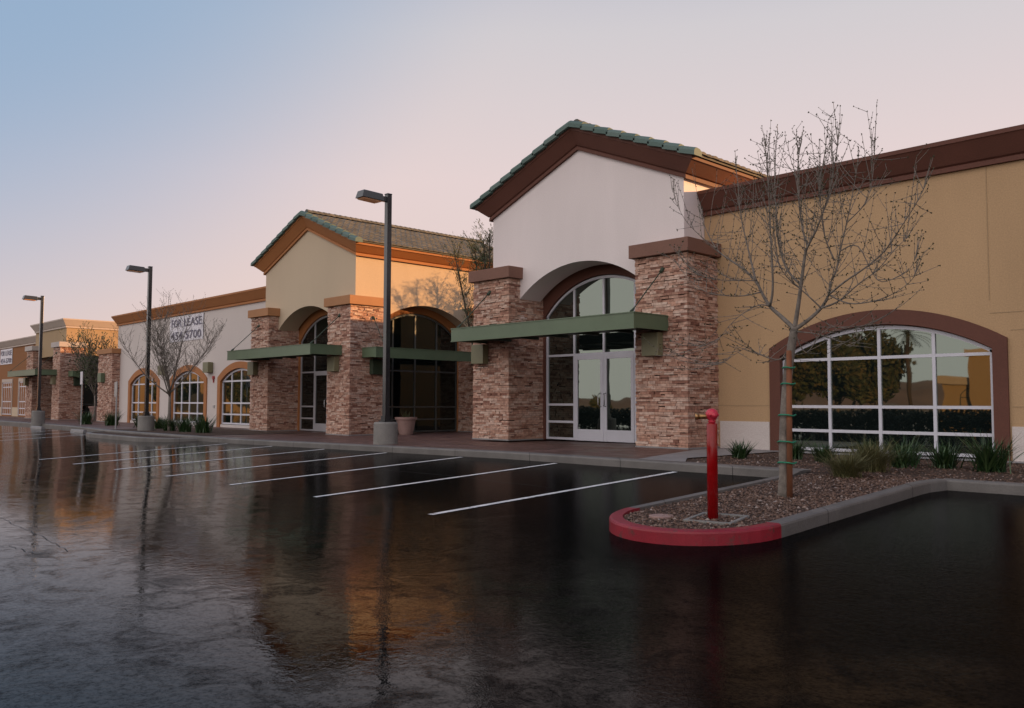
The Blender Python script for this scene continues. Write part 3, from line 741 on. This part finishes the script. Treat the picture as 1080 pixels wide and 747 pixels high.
# ------------------------------------------------------------------ fire connection post
bz = bedz(-5.25, 8.03)
post = empty('standpipe', (-5.25,8.03,bz), 'red standpipe with a pink red ball valve and brass outlet on the gravel island', 'standpipe')
mb = MB(); mb.lathe(-5.25,8.03,[(.058,bz-.05),(.058,bz+1.015),(.050,bz+1.030),(.02,bz+1.033)], 28); mb.build('pipe', M['red_gloss'], post, smooth=True)
mb = MB()
mb.lathe(-5.25,8.03,[(.03,bz+1.030),(.045,bz+1.045),(.035,bz+1.060),(.05,bz+1.075),(.066,bz+1.105),(.068,bz+1.135),(.055,bz+1.165),(.03,bz+1.183),(.005,bz+1.187)], 20)
mb.tube([(-5.25,8.03,bz+1.115),(-5.18,7.99,bz+1.115)], [.04,.03], 10)
for k in range(5):
    a = k*1.26; mb.tube([(-5.25+.06*math.cos(a),8.03+.06*math.sin(a),bz+1.115),(-5.25+.085*math.cos(a),8.03+.085*math.sin(a),bz+1.120)], .012, 6)
mb.build('valve', M['pink_red'], post, smooth=True)
mb = MB(); mb.tube([(-5.25,8.03,bz+1.105),(-5.37,7.93,bz+1.100)], [.028,.028], 10); mb.tube([(-5.36,7.935,bz+1.100),(-5.385,7.915,bz+1.100)], .038, 10); mb.build('outlet', M['brass'], post, smooth=True)
mb = MB(); s1, s2 = .27, .225; c, s = math.cos(.18), math.sin(.18)
def rq(a, z): return [(-5.22+(u*c-v*s), 8.05+(u*s+v*c), z) for u, v in ((-a,-a),(a,-a),(a,a),(-a,a))]
zz = bz
lev = lambda q: [(x,y,z+(bedz(x,y)-bz)) for x,y,z in q]
mb.strip([lev(rq(s1,zz-.03)),lev(rq(s1,zz+.022)),lev(rq(s2,zz+.022)),lev(rq(s2,zz-.03))], True, False)
tag(mb.build('valve_box_frame', M['conc'], bevel=.006), 'square grey concrete frame set in the gravel round the red standpipe', 'concrete frame')
mb = MB(); xz, yz = -5.78, 7.83; z_ = bedz(xz,yz)
mb.lathe(xz,yz,[(.135,z_-.02),(.135,z_+.015),(.125,z_+.022),(.01,z_+.022)], 26)
tag(mb.build('cleanout_cover', M['terracotta'], smooth=False), 'round flat tan cleanout cover near the red kerb nose', 'cover')

# ------------------------------------------------------------------ pots, signs, wheel stops
def pot(x, y, z, h, r, label):
    t = empty('plant_pot', (x,y,z), label, 'plant pot')
    mb = MB(); mb.lathe(x,y,[(r*.62,z),(r*.66,z+.02),(r*.95,z+h*.86),(r*1.06,z+h*.87),(r*1.08,z+h),(r*.93,z+h),(r*.90,z+h*.9)], 32); mb.build('pot', M['terracotta'], t, smooth=False)
    mb = MB(); mb.cyl(x,y,z+h*.86,z+h*.9,r*.92); mb.build('soil', M['soil'], t)
    return t
pot(-24.35, 18.25, zs(-25), .62, .36, 'terracotta pot standing by the side window of the middle building')
pot(-56.3, 18.55, -.12, .85, .48, 'terracotta pot in the shaded recess beside the tan tower')
def sign(x, y, z, top, label, turned=False):
    t = empty('parking_sign', (x,y,z), label, 'sign', 'parking signs at the kerb')
    mb = MB(); mb.tube([(x,y,z-.1),(x,y,z+top)], .03, 10); mb.build('post', M['sign_back'], t)
    mb = MB()
    mb.box(x-.155,x+.155,y-.045,y-.035,z+top-.62,z+top-.02)
    mb.build('sign_plate', M['sign_back'] if turned else M['alu_white'], t, bevel=.004)
sign(-43.3, 13.55, -.12, 2.55, 'parking sign on a grey post before the stone columns of the tan tower')
sign(-36.5, 12.75, -.12, 1.95, 'thin parking sign on a post between the tower recess and first arched window', True)
def wheel_stop(x0, x1, y, label):
    z = zlot(x0, 12.0) - .0; mb = MB()
    mb.strip([[(x,y-.09,z-.02),(x,y-.07,z+.09),(x,y-.04,z+.115),(x,y+.04,z+.115),(x,y+.07,z+.09),(x,y+.09,z-.02)] for x in (x0,x1)])
    tag(mb.build('wheel_stop', M['conc_pale']), label, 'wheel stop', 'concrete wheel stops')
wheel_stop(-45.6,-43.9,12.1,'concrete wheel stop farther left, below the tan tower')
wheel_stop(-39.4,-37.8,12.0,'concrete wheel stop nearer the lamp with the bare tree')

# small planting bump with the second lamp
mb = MB()
pth = [(-36.3,12.2),(-35.9,11.6),(-35.2,11.2),(-34.2,11.0),(-29.6,11.0),(-28.6,11.2),(-27.9,11.6),(-27.5,12.2)]
kerb_run(mb, pth, 1, .16, lambda x,y: zs(-26)-.05)
struct(mb.build('kerb', M['conc_wet']))
mb = MB(); mb.face([(x,y+.05,zs(-26)-.07) for x, y in pth]); mb.face([(-36.4,12.5,zs(-26)+.012),(-28,12.5,zs(-26)+.012),(-28,16.4,zs(-26)+.012),(-36.4,16.4,zs(-26)+.012)])
struct(mb.build('gravel_bed', M['gravel_bed'], recalc=False))

# ------------------------------------------------------------------ planting
def blades(x, y, z, n, L, spread, wid, m, name, label, cat, group, seed, arch=.5):
    r = random.Random(seed); mb = MB()
    for _ in range(n):
        a = r.uniform(0, 6.283); l = L*r.uniform(.55,1.1); lean = spread*r.uniform(.15,1); w = wid*r.uniform(.7,1.2)
        bx, by_ = x+r.gauss(0,.05*L/.4), y+r.gauss(0,.05*L/.4)
        d = Vector((math.cos(a), math.sin(a), 0)); sd = Vector((-d.y, d.x, 0)); k = 5; prev = None
        droop = arch*r.uniform(.3,1.2)
        for i in range(k+1):
            t = i/k; p = Vector((bx,by_,z)) + d*(lean*l*t) + Vector((0,0,l*(t - droop*t*t*.55)))
            ww = w*(1-t**2)*.5 + .0008
            cur = (p-sd*ww, p+sd*ww)
            if prev: mb_face(mb, prev, cur)
            prev = cur
        pass
    o = mb.build(name, m, recalc=False); o.location = (0,0,0)
    return tag(o, label, cat, group)
def mb_face(mb, a, b):
    # share vertices so one blade stays one island
    if mb.f and len(mb.v) >= 2 and mb.v[-2] == tuple(a[0]) and mb.v[-1] == tuple(a[1]): i = len(mb.v)-2
    else:
        i = len(mb.v); mb.v += [tuple(a[0]), tuple(a[1])]
    j = len(mb.v); mb.v += [tuple(b[0]), tuple(b[1])]
    mb.f.append([i, i+1, j+1, j]); mb.m.append(0)
G1 = 'strap leaved plants along the foot of the tan wing'
for k, (x, y, n, L, lab) in enumerate([
    (-8.75,14.35,150,.36,'dark green strap leaved plant nearest the right stone column'),
    (-8.0,14.9,150,.42,'dark strap leaved plant just left of the staked tree trunk'),
    (-7.2,14.5,140,.40,'strap leaved plant directly behind the tree trunk and stake'),
    (-6.75,15.3,150,.44,'strap leaved plant below the second pane of the wide window'),
    (-5.95,14.9,150,.52,'tall strap leaved plant below the middle mullion of the wide window'),
    (-5.75,14.2,130,.42,'strap leaved plant right of the tan grass tuft'),
    (-5.25,14.65,150,.48,'strap leaved plant below the third mullion of the wide window'),
    (-4.50,14.4,170,.62,'largest strap leaved plant, at the right jamb of the wide window')]):
    blades(x, y, -.02, int(n*1.5), L*1.12, 1.05, .02, M['leaf_blade'], 'lily_plant', lab, 'plant', G1, 100+k, .7)
blades(-5.62,12.0,bedz(-5.6,12.0),1000,.50,1.15,.006,M['leaf_grass'],'grass_tuft','low tan green grass tuft nearest the island trunk','grass tuft','grass tufts',210,1.0)
blades(-5.75,13.1,-.02,1200,.62,1.1,.006,M['leaf_grass'],'grass_tuft','taller tan green grass tuft behind the smaller one','grass tuft','grass tufts',211,1.0)
G2 = 'shrubs in the bed before the middle building'
for k, (x, y, L, lab) in enumerate([(-45.8,14.6,.8,'dark shrub left of the thin parking sign'),(-43.0,14.8,.85,'wide dark shrub below the orange capped stone pillar'),(-38.6,14.6,.8,'dark shrub beside the thin parking sign at right'),
    (-33.2,13.6,.7,'dark shrub just right of the second lamp base'),(-31.8,13.6,.75,'dark shrub right of the small bare tree'),(-30.4,13.7,.8,'spiky dark shrub at the right end of the planted bump'),(-36.2,14.4,.6,'low dark shrub behind the second lamp base')]):
    blades(x, y, -.12, 190, L, .9, .035, M['leaf_blade'], 'dark_shrub', lab, 'shrub', G2, 300+k, .6)
blades(-23.6,21.6,-.12,120,.5,.8,.03,M['leaf_blade'],'dark_shrub','small shrub by the brick red wall behind the middle canopy','shrub',G2,330,.6)
blades(-24.35,18.25,.42,40,.4,.6,.02,M['leaf_dry'],'potted_plant','sparse dry plant growing in the terracotta pot','plant',None,331,.5)

# ------------------------------------------------------------------ trees
W_, H_, F_ = 1080, 747, 911.0
yaw, pit, rol = math.radians(-46.183), math.radians(3.253), math.radians(.177)
fw = Vector((math.sin(yaw)*math.cos(pit), math.cos(yaw)*math.cos(pit), math.sin(pit)))
rt = Vector((math.cos(yaw), -math.sin(yaw), 0)); up = rt.cross(fw)
cr, sr = math.cos(rol), math.sin(rol)
rt, up = cr*rt + sr*up, -sr*rt + cr*up
def limbpt(px, py, y):
    """a limb joint measured off the photograph, set into the plane at depth y of the real tree"""
    d = rt*((px-W_/2)/F_) + up*(-(py-H_/2)/F_) + fw
    return Vector((0,0,1)) + d*(y/d.y)

def smooth_path(pts, n=4):
    out = []
    P_ = [pts[0]] + pts + [pts[-1]]
    for i in range(1, len(P_)-2):
        for k in range(n):
            t = k/n; a, b, c, d = P_[i-1], P_[i], P_[i+1], P_[i+2]
            out.append(.5*((2*b)+(-a+c)*t+(2*a-5*b+4*c-d)*t*t+(-a+3*b-3*c+d)*t**3))
    out.append(pts[-1]); return out
def bud(mb, p, s, r):
    i = len(mb.v); q = Vector((r.gauss(0,1),r.gauss(0,1),r.gauss(0,1)+1)).normalized()
    a = q.orthogonal().normalized(); b = q.cross(a)
    mb.v += [tuple(p - q*s*.6)] + [tuple(p + s*.55*(math.cos(t)*a+math.sin(t)*b)) for t in (0,2.09,4.19)] + [tuple(p + q*s*1.1)]
    for t in ((0,2,1),(0,3,2),(0,1,3),(4,1,2),(4,2,3),(4,3,1)): mb.f.append([i+k for k in t]); mb.m.append(0)
def shoot(mt, mbud, p, d, L, r0, r, upb, level, bs, step=.07):
    pts = [p]; n = max(3, int(L/.09)); dd = d.normalized()
    for i in range(n):
        dd = (dd + Vector((r.gauss(0,.045), r.gauss(0,.045), r.gauss(0,.04)+upb*.10))).normalized()
        pts.append(pts[-1] + dd*(L/n))
    mt.tube(pts, [r0*(1-.7*i/n)+.0009 for i in range(n+1)], 4, False)
    acc = 0
    for i in range(1, n+1):
        acc += L/n
        while acc > step:
            acc -= step
            if r.random() < .8: bud(mbud, pts[i] + Vector((r.gauss(0,.006),r.gauss(0,.006),r.gauss(0,.006))), bs*r.uniform(.5,1.3), r)
        if level > 0 and i > 1 and r.random() < .34:
            a = r.uniform(0,6.283); side = Vector((math.cos(a), math.sin(a), r.uniform(-.1,.7)))
            shoot(mt, mbud, pts[i], (dd*.5+side).normalized(), L*r.uniform(.2,.55)*(1-.4*i/n), r0*.6, r, upb, level-1, bs, step)
    bud(mbud, pts[-1], bs*1.2, r)

# staked tree on the island
TY = 9.9
tree = empty('bare_tree', (-5.42,TY,bedz(-5.4,TY)), 'bare budding young tree staked on the gravel island before the tan wing', 'tree')
mt, tw, bd = MB(), MB(), MB(); r = random.Random(21)
L_ = lambda lst, dy: [limbpt(px, py, TY + dy*(i/(len(lst)-1))) for i, (px, py) in enumerate(lst)]
trunk = [Vector((-5.43,TY,bedz(-5.4,TY)-.05)), limbpt(827,470,TY), limbpt(829,420,TY), limbpt(832,385,TY), limbpt(836,358,TY), limbpt(838,345,TY)]
tp = smooth_path(trunk); mt.tube(tp, [.070-.024*i/(len(tp)-1) + (.02 if i < 2 else 0) for i in range(len(tp))], 10)
limbs = [  # joints (photo px), depth drift in metres, start and end radius, number of shoots
 ([(838,347),(824,334),(812,323),(803,308),(797,296),(783,283),(768,273),(756,263),(745,243),(738,222)], .35, .036, .008, 16),
 ([(838,347),(842,322),(845,300),(849,270),(852,260),(862,240),(874,205),(880,175),(884,150)], -.25, .036, .007, 20),
 ([(839,347),(852,338),(866,325),(874,311),(876,298),(882,285),(886,265),(893,235),(900,200),(905,170)], .3, .032, .007, 20),
 ([(812,323),(815,305),(814,270),(812,240),(811,210),(809,180),(807,150)], -.35, .022, .006, 16),
 ([(797,296),(792,275),(786,250),(781,225),(778,195),(776,170)], .5, .018, .005, 14),
 ([(845,300),(834,290),(826,275),(820,250),(818,215),(817,180),(820,140)], .45, .022, .005, 18),
 ([(852,260),(846,240),(843,215),(841,180),(845,150)], .25, .018, .005, 16),
 ([(866,325),(850,310),(838,300),(828,290),(820,275)], -.5, .012, .005, 8),
 ([(874,311),(890,298),(912,283),(930,268),(940,255),(950,240),(960,225),(968,212),(975,197)], -.5, .016, .004, 12),
 ([(866,325),(884,318),(905,300),(925,285),(945,262),(958,250)], .5, .016, .004, 12),
 ([(874,311),(895,320),(920,318),(942,310),(960,297),(966,287)], -.25, .012, .004, 8),
 ([(886,265),(905,260),(925,295),(945,293),(960,283),(967,268)], .3, .010, .004, 6),
 ([(812,323),(800,322),(782,332),(768,345),(757,360)], -.4, .012, .003, 8),
 ([(803,308),(785,312),(765,312),(745,308),(728,296),(715,280)], .3, .012, .003, 8),
 ([(836,352),(826,377),(812,378),(798,372),(788,367),(775,374),(762,384)], -.35, .014, .003, 9),
 ([(797,296),(775,296),(755,295),(735,290)], -.4, .010, .003, 7),
 ([(840,350),(860,352),(880,358),(896,366)], -.45, .010, .003, 6),
 ([(838,350),(850,372),(866,352),(880,345),(905,348)], .35, .010, .003, 7),
 ([(756,263),(740,250),(725,235),(715,218),(709,200)], -.3, .008, .003, 5),
 ([(880,275),(870,250),(866,220),(864,190)], -.3, .014, .004, 12),
 ([(893,235),(912,215),(920,190),(923,150)], .2, .010, .003, 9),
]
for pl, dy, ra, rb, ns in limbs:
    pp = smooth_path(L_(pl, dy)); n = len(pp)
    mt.tube(pp, [.88*(ra + (rb*.6-ra)*(i/(n-1))**.7) for i in range(n)], 7)
    ns = int(ns*1.45)
    for k in range(ns):
        i = int(n*(.22 + .78*(k+r.random())/ns)); i = min(n-2, max(1, i))
        t = (pp[i+1]-pp[i-1]).normalized(); a = r.uniform(0, 6.283)
        low = pp[i].z < 2.25
        d = t*.55 + Vector((math.cos(a), math.sin(a), .1 if low else r.uniform(.2,1.4)))*.8
        if pp[i].z > 2.7 and r.random() < .6: d = Vector((r.gauss(0,.16), r.gauss(0,.16), 1)); Ls = r.uniform(.4,1.1)
        else: Ls = r.uniform(.2,.7)
        Ls = min(Ls, max(.12, r.uniform(3.9,4.55) - pp[i].z)) * (.45 if (pp[i].x > -4.1 or pp[i].x < -6.7) else 1)
        shoot(tw, bd, pp[i], d, Ls*(1 if not low else .8), .0036, r, .7 if not low else .2, 1, .0115, .042)
        if r.random() < .8:
            b2 = r.uniform(0,6.283); shoot(tw, bd, pp[i-1], Vector((math.cos(b2), math.sin(b2), r.uniform(-.3,.5))), r.uniform(.12,.45), .003, r, .35, 0, .014, .05)
    for q in range(3):
        shoot(tw, bd, pp[-1-q], (pp[-1]-pp[-3]).normalized()+Vector((r.gauss(0,.2),r.gauss(0,.2),.5)), min(r.uniform(.45,.95), max(.10, r.uniform(4.0,4.6)-pp[-1].z)) * (.35 if (pp[-1].x > -4.1 or pp[-1].x < -6.7) else 1), .0045, r, .8, 1, .0135, .05)
mt.build('trunk', M['bark'], tree, smooth=True); tw.build('twigs', M['twig'], tree, recalc=False); bd.build('buds', M['bud'], tree, recalc=False)
st = empty('tree_stake', (-5.30,9.86,bedz(-5.3,9.86)), 'brown wooden stake tied with green bands to the island tree', 'stake')
mb = MB(); mb.tube([(-5.345,9.86,bedz(-5.3,9.86)-.05),(-5.335,9.86,.8),(-5.325,9.86,1.66)], [.038,.036,.034], 10); mb.build('post', M['stake'], st, smooth=True)
for py in (388,405,438,466,488):
    p = limbpt(830, py, 9.88); mb = MB(); z = p.z
    tx = min(tp, key=lambda q: abs(q.z-z)).x
    c0, c1 = tx, -5.335; ring = []
    for k in range(20):
        a = 2*math.pi*k/20; cx_ = c1 if math.cos(a) > 0 else c0
        ring.append(Vector((cx_ + .062*math.cos(a), 9.88 + .075*math.sin(a), z + .006*math.sin(3*a))))
    mb.tube(ring+[ring[0]], .010, 6); mb.build('green_tie', M['tie'], st, smooth=True)

def random_tree(name, x, y, z, h, spread, label, seed, leafy=0, leafm=None, trunk_h=.32, rad=.06, bs=.02, nl=7, group=None, thick=1.0, bark='bark'):
    t = empty(name, (x,y,z), label, 'tree', group); r = random.Random(seed); mt, tw, bd = MB(), MB(), MB()
    top = Vector((x+r.uniform(-.1,.1), y, z+h*trunk_h))
    mt.tube([Vector((x,y,z-.1)), Vector((x+r.uniform(-.04,.04),y,z+h*trunk_h*.5)), top], [rad*1.2, rad, rad*.8], 8)
    tips = []
    for k in range(nl):
        a = 6.283*k/nl + r.uniform(-.4,.4); el = r.uniform(.45,1.3)
        d = Vector((math.cos(a)*math.cos(el), math.sin(a)*math.cos(el), math.sin(el)))
        n = 8; L = h*(1-trunk_h)*r.uniform(.75,1.0)*(.72+.3*math.sin(el)); pp = [top - Vector((0,0,r.uniform(0,.2)*h*trunk_h))]
        for i in range(n):
            d = (d + Vector((r.gauss(0,.12),r.gauss(0,.12),.10))).normalized(); d2 = Vector((d.x*spread, d.y*spread, d.z)); pp.append(pp[-1]+d2*(L/n))
        mt.tube(pp, [rad*.5*(1-.85*i/n)+.003 for i in range(n+1)], 6)
        for i in range(2, n+1):
            for q in range(5):
                aa = r.uniform(0,6.283); s = Vector((math.cos(aa),math.sin(aa),r.uniform(.1,1.1)))
                shoot(tw, bd, pp[i], d*.5+s, h*r.uniform(.10,.26), .008*thick, r, .8, 1, bs, .12)
                tips.append(pp[i]+s*h*.08)
    mt.build('trunk', M[bark], t, smooth=True); tw.build('twigs', M['twig'], t, recalc=False)
    if leafy:
        for p in tips:
            for _ in range(leafy):
                bud(bd, p+Vector((r.gauss(0,.12),r.gauss(0,.12),r.gauss(0,.12)))*h*.35, bs*r.uniform(1,2.2), r)
    bd.build('crown' if leafy else 'buds', leafm or M['bud'], t, recalc=False)
    return t
random_tree('bare_tree', -33.0, 13.5, -.12, 4.9, .85, 'bare young tree standing right of the second street lamp', 41, rad=.055, bs=.016, nl=10, thick=.7)
random_tree('sparse_tree', -54.8, 17.9, -.12, 5.3, .75, 'thin tree with sparse green leaves before the lit side of the tan tower', 43, leafy=2, leafm=M['leaf_tree'], rad=.05, bs=.045, nl=7, thick=1.4)

# many stemmed desert trees growing in the gap between the near and middle buildings
def tuft_tree(x, y, z, stems, label, seed, group):
    t = empty('desert_tree', (x,y,z), label, 'tree', group); r = random.Random(seed); mt, lf = MB(), MB()
    for (dx, dy, h) in stems:
        tip = Vector((x+dx, y+dy, z+h)); b = Vector((x+r.uniform(-.1,.1), y+r.uniform(-.1,.1), z-.1))
        mid = b.lerp(tip, .55) + Vector((dx*.02, 0, .12)); pp = smooth_path([b, mid, tip], 6); n = len(pp)
        mt.tube(pp, [.05*(1-.7*i/(n-1)) for i in range(n)], 6)
        for k in range(30):
            f = .50 + .50*k/30; p = pp[int(f*(n-1))]
            a = r.uniform(0,6.283); d = Vector((math.cos(a)*.5, math.sin(a)*.5, r.uniform(.6,1.2))).normalized()
            L = r.uniform(.35,.95); q = [p + d*L*s for s in (0,.5,1)]; mt.tube(q, [.008,.006,.002], 4, False)
            for _ in range(38):
                s = r.uniform(.1,1); c = p + d*L*s + Vector((r.gauss(0,.055),r.gauss(0,.055),r.gauss(0,.06)))
                w = Vector((r.gauss(0,1),r.gauss(0,1),r.gauss(0,1))).normalized()
                v = (d + .7*w).normalized(); sd = v.cross(w).normalized()
                l = r.uniform(.07,.16); ww = .017
                lf.face([c - sd*ww, c + v*l*.5 - sd*ww*.2, c + v*l, c + v*l*.5 + sd*ww])
    mt.build('trunk', M['bark_dark'], t, smooth=True); lf.build('crown', M['leaf_tree'], t, recalc=False)
GT = 'desert trees in the gap between the buildings'
tuft_tree(-20.3, 18.6, -.1, [(-1.9,.0,6.15),(-1.1,.2,6.3),(-.55,.1,6.45),(-.05,-.1,6.55),(.55,.2,6.85),(.9,-.1,6.6),(-.9,.5,5.9)], 'many stemmed leafy desert tree rising behind the left stone column of the nearest entrance', 61, GT)
tuft_tree(-21.6, 25.6, -.1, [(-.8,.2,6.2),(-.3,-.3,6.5),(.2,.4,6.4),(.7,.1,6.6),(-.5,.9,6.1),(.1,1.2,6.3),(.5,-.9,6.2)], 'leafy desert tree deeper in the gap, shading the cream side wall', 62, GT)

# ------------------------------------------------------------------ across the lot, behind the camera (seen mirrored in the glass)
def far_shop(x0, x1, y0, y1, h, label, wallm, trim, tower=None):
    b = empty('distant_shop', ((x0+x1)/2,(y0+y1)/2,-.5), label, 'building')
    mb = MB(); mb.box(x0,x1,y0,y1,-.8,h)
    mb.build('wall', wallm, b)
    mb = MB(); mb.box(x0-.3,x1+.3,y0-.3,y1+.3,h,h+.6)
    mb.build('cornice', trim, b)
    n = int((x1-x0)/5)
    for k in range(n):
        xa = x0 + (x1-x0)*(k+.25)/n; P = lambda u, d, z: (u, y1 - d + .03, z)
        window(b, P, xa, xa+(x1-x0)/n*.55, -.3, 1.7, 2.4, 3, [.5,1.4], M['alu_dark'], M['glass_dark'], .08)
    if tower:
        tx, tw_, th = tower; mb = MB(); mb.box(tx,tx+tw_,y1-tw_,y1+.8,-.8,th); mb.build('tower', wallm, b)
        mb = MB(); mb.box(tx-.3,tx+tw_+.3,y1-tw_-.3,y1+1.1,th,th+.5); mb.build('tower_cornice', trim, b)
    return b
far_shop(-27,-17,-52,-41,2.6,'sunlit shop mirrored in the wide window of the tan wing', M['stucco_sand'], M['cornice_cream'], (-24.6,3.4,5.0))
far_shop(-134,-118,-32,-4,5.4,'sunlit shop mirrored in the arched windows of the pale wing', M['stucco_tan'], M['trim_orange'])
GB = 'trees across the lot'
for k, (x, y, h, lab) in enumerate([(-37,-33,8.2,'round leafy tree mirrored at the left of the wide window'),(-33.0,-35,7.6,'leafy tree mirrored left of the palm in the wide window'),(-29.5,-33,6.0,'low leafy tree mirrored in the middle of the wide window'),
    (-60,-44,2.6,'low tree mirrored in the left door of the nearest entrance'),(-72,-50,2.2,'small tree mirrored in the right door of the nearest entrance'),(-116,-22,5.5,'tree mirrored in the first arched window'),(-115,-12,5.0,'tree mirrored in the last arched window')]):
    random_tree('leafy_tree', x, y, -.6, h, 1.2, lab, 400+k, leafy=9, leafm=M['leaf_dry'], rad=.1, bs=.16, nl=8, group=GB, trunk_h=.2, thick=2)
def hedge(x0, x1, y, h, label, seed):  # added out of view to block the sky's reflection in the lower panes
    r = random.Random(seed); mb = MB()
    for _ in range(int((x1-x0)*520)):
        c = Vector((r.uniform(x0,x1), y+r.gauss(0,.35), -.6+h*r.random()**.7*(.88+.12*math.sin(r.uniform(0,6.28)))))
        bud(mb, c, r.uniform(.08,.16), r)
    tag(mb.build('hedge', M['leaf_hedge'], recalc=False), label, 'hedge')
hedge(-60,-6,-9.5,1.35,'unseen dark hedge added to blacken the lower panes of the wide window',71)
hedge(-85,-61,-9.5,1.2,'unseen dark hedge added to darken the foot of the entrance doors',72)
pl = empty('palm_tree', (-26.5,-33,-.6), 'palm tree mirrored as a silhouette in the wide window', 'tree')
mb = MB(); mb.tube([(-26.5,-33,-.7),(-26.4,-33,3),(-26.5,-33,6.4)], [.2,.16,.15], 10); mb.build('trunk', M['bark_dark'], pl, smooth=True)
mb = MB(); r = random.Random(5)
for k in range(26):
    a = r.uniform(0,6.283); e = r.uniform(-.5,1.3); p = Vector((-26.5,-33,6.4)); d = Vector((math.cos(a)*math.cos(e),math.sin(a)*math.cos(e),math.sin(e)))
    q = [p]
    for i in range(7): d = (d+Vector((0,0,-.14))).normalized(); q.append(q[-1]+d*.26)
    for i in range(7):
        sd = (q[i+1]-q[i]).cross(Vector((0,0,1))).normalized()
        for sg in (-1,1):
            for f in (0,.5): 
                c = q[i].lerp(q[i+1], f); mb.face([c, c+sd*sg*.32*(1-.1*i)+(q[i+1]-q[i])*.7+Vector((0,0,-.08)), c+(q[i+1]-q[i])*.35])
mb.build('crown', M['leaf_dry'], pl, recalc=False)
me = bpy.data.meshes.new('hills'); r = random.Random(8); vs = []; fs = []; n = 90
for i in range(n+1):
    a = math.radians(150 + 150*i/n); hgt = 14 + 9*math.sin(i*.35) + 5*math.sin(i*.9+1) + r.uniform(-1,1)
    for rad, h in ((620,-3),(700,hgt*.6),(780,hgt),(900,-3)): vs.append((rad*math.cos(a), rad*math.sin(a), h))
for i in range(n):
    for k in range(3): fs.append([i*4+k,(i+1)*4+k,(i+1)*4+k+1,i*4+k+1])
me.from_pydata(vs, [], fs); me.materials.append(M['hill']); o = bpy.data.objects.new('hills', me); C.objects.link(o); struct(o)

# ------------------------------------------------------------------ camera
cam = bpy.data.cameras.new('camera'); co = bpy.data.objects.new('camera', cam); C.objects.link(co)
cam.sensor_fit = 'HORIZONTAL'; cam.sensor_width = 36; cam.lens = 36*F_/W_; cam.clip_start = .1; cam.clip_end = 4000
mt_ = Matrix((rt, up, -fw)).transposed().to_4x4(); mt_.translation = (0,0,1.0); co.matrix_world = mt_
SC.camera = co

# ------------------------------------------------------------------ light
AZ, EL = math.radians(55), math.radians(9.2)          # sun behind the buildings, low at the right
sv = Vector((math.cos(AZ)*math.cos(EL), math.sin(AZ)*math.cos(EL), math.sin(EL)))
sun = bpy.data.lights.new('sun', 'SUN'); so = bpy.data.objects.new('sun', sun); C.objects.link(so)
sun.energy = 4.3; sun.angle = math.radians(.5); sun.color = (1,.52,.20)
so.rotation_euler = sv.to_track_quat('Z','Y').to_euler(); so.location = (30,40,30)
w = bpy.data.worlds.new('World'); SC.world = w; w.use_nodes = True; nt = w.node_tree
bg = nt.nodes['Background']
sky = N(nt, 'ShaderNodeTexSky', sky_type='NISHITA', sun_disc=False); sky.sun_elevation = EL; sky.sun_rotation = math.pi/2 - AZ
sky.air_density = 1.2; sky.dust_density = 1.5; sky.ozone_density = 1.5
# dusk tint of the air: blue overhead, pink and peach towards the horizon, brighter pale sky opposite the buildings
tc = N(nt, 'ShaderNodeTexCoord'); sp = N(nt, 'ShaderNodeSeparateXYZ'); nt.links.new(tc.outputs['Generated'], sp.inputs[0])
el = ramp(nt, sp.outputs['Z'], [(0, rgb(.84,.62,.55)), (.12, rgb(.82,.645,.61)), (.25, rgb(.82,.67,.66)), (.40, rgb(.675,.635,.66)), (.50, rgb(.50,.52,.62)), (.66, rgb(.17,.27,.46)), (1, rgb(.05,.10,.24))])
def lin(a, b, c, d=0):
    x = N(nt, 'ShaderNodeVectorMath', operation='DOT_PRODUCT'); x.inputs[1].default_value = (a,b,c); nt.links.new(tc.outputs['Generated'], x.inputs[0]); return x.outputs['Value']
lf_ = N(nt, 'ShaderNodeMapRange', i_From_Min=.765, i_From_Max=.965, interpolation_type='SMOOTHSTEP'); nt.links.new(lin(-.80,.0,.60), lf_.inputs['Value'])
m1 = N(nt, 'ShaderNodeMixRGB'); m1.inputs[2].default_value = rgb(.315,.445,.625); nt.links.new(lf_.outputs[0], m1.inputs[0]); nt.links.new(el, m1.inputs[1])
bk = N(nt, 'ShaderNodeMapRange', i_From_Min=-.05, i_From_Max=.75, interpolation_type='SMOOTHSTEP'); nt.links.new(lin(-.1,-.97,.1), bk.inputs['Value'])
m2 = N(nt, 'ShaderNodeMixRGB'); m2.inputs[2].default_value = rgb(1.34,1.24,1.20); nt.links.new(bk.outputs[0], m2.inputs[0]); nt.links.new(m1.outputs[0], m2.inputs[1])
sk = N(nt, 'ShaderNodeMixRGB', blend_type='MULTIPLY'); sk.inputs[0].default_value = 1; sk.inputs[2].default_value = rgb(.12,.12,.12); nt.links.new(sky.outputs[0], sk.inputs[1])
m3 = N(nt, 'ShaderNodeMixRGB'); m3.inputs[0].default_value = .94; nt.links.new(sk.outputs[0], m3.inputs[1]); nt.links.new(m2.outputs[0], m3.inputs[2])
dv = N(nt, 'ShaderNodeMixRGB', blend_type='MULTIPLY'); dv.inputs[0].default_value = 1; dv.inputs[2].default_value = rgb(10,10,10); nt.links.new(m3.outputs[0], dv.inputs[1])
nt.links.new(dv.outputs[0], bg.inputs['Color']); bg.inputs['Strength'].default_value = .06

SC.view_settings.view_transform = 'Standard'; SC.view_settings.look = 'None'; SC.view_settings.exposure = .74; SC.view_settings.gamma = 1
SC.render.engine = 'CYCLES'; SC.cycles.max_bounces = 6; SC.cycles.use_denoising = True
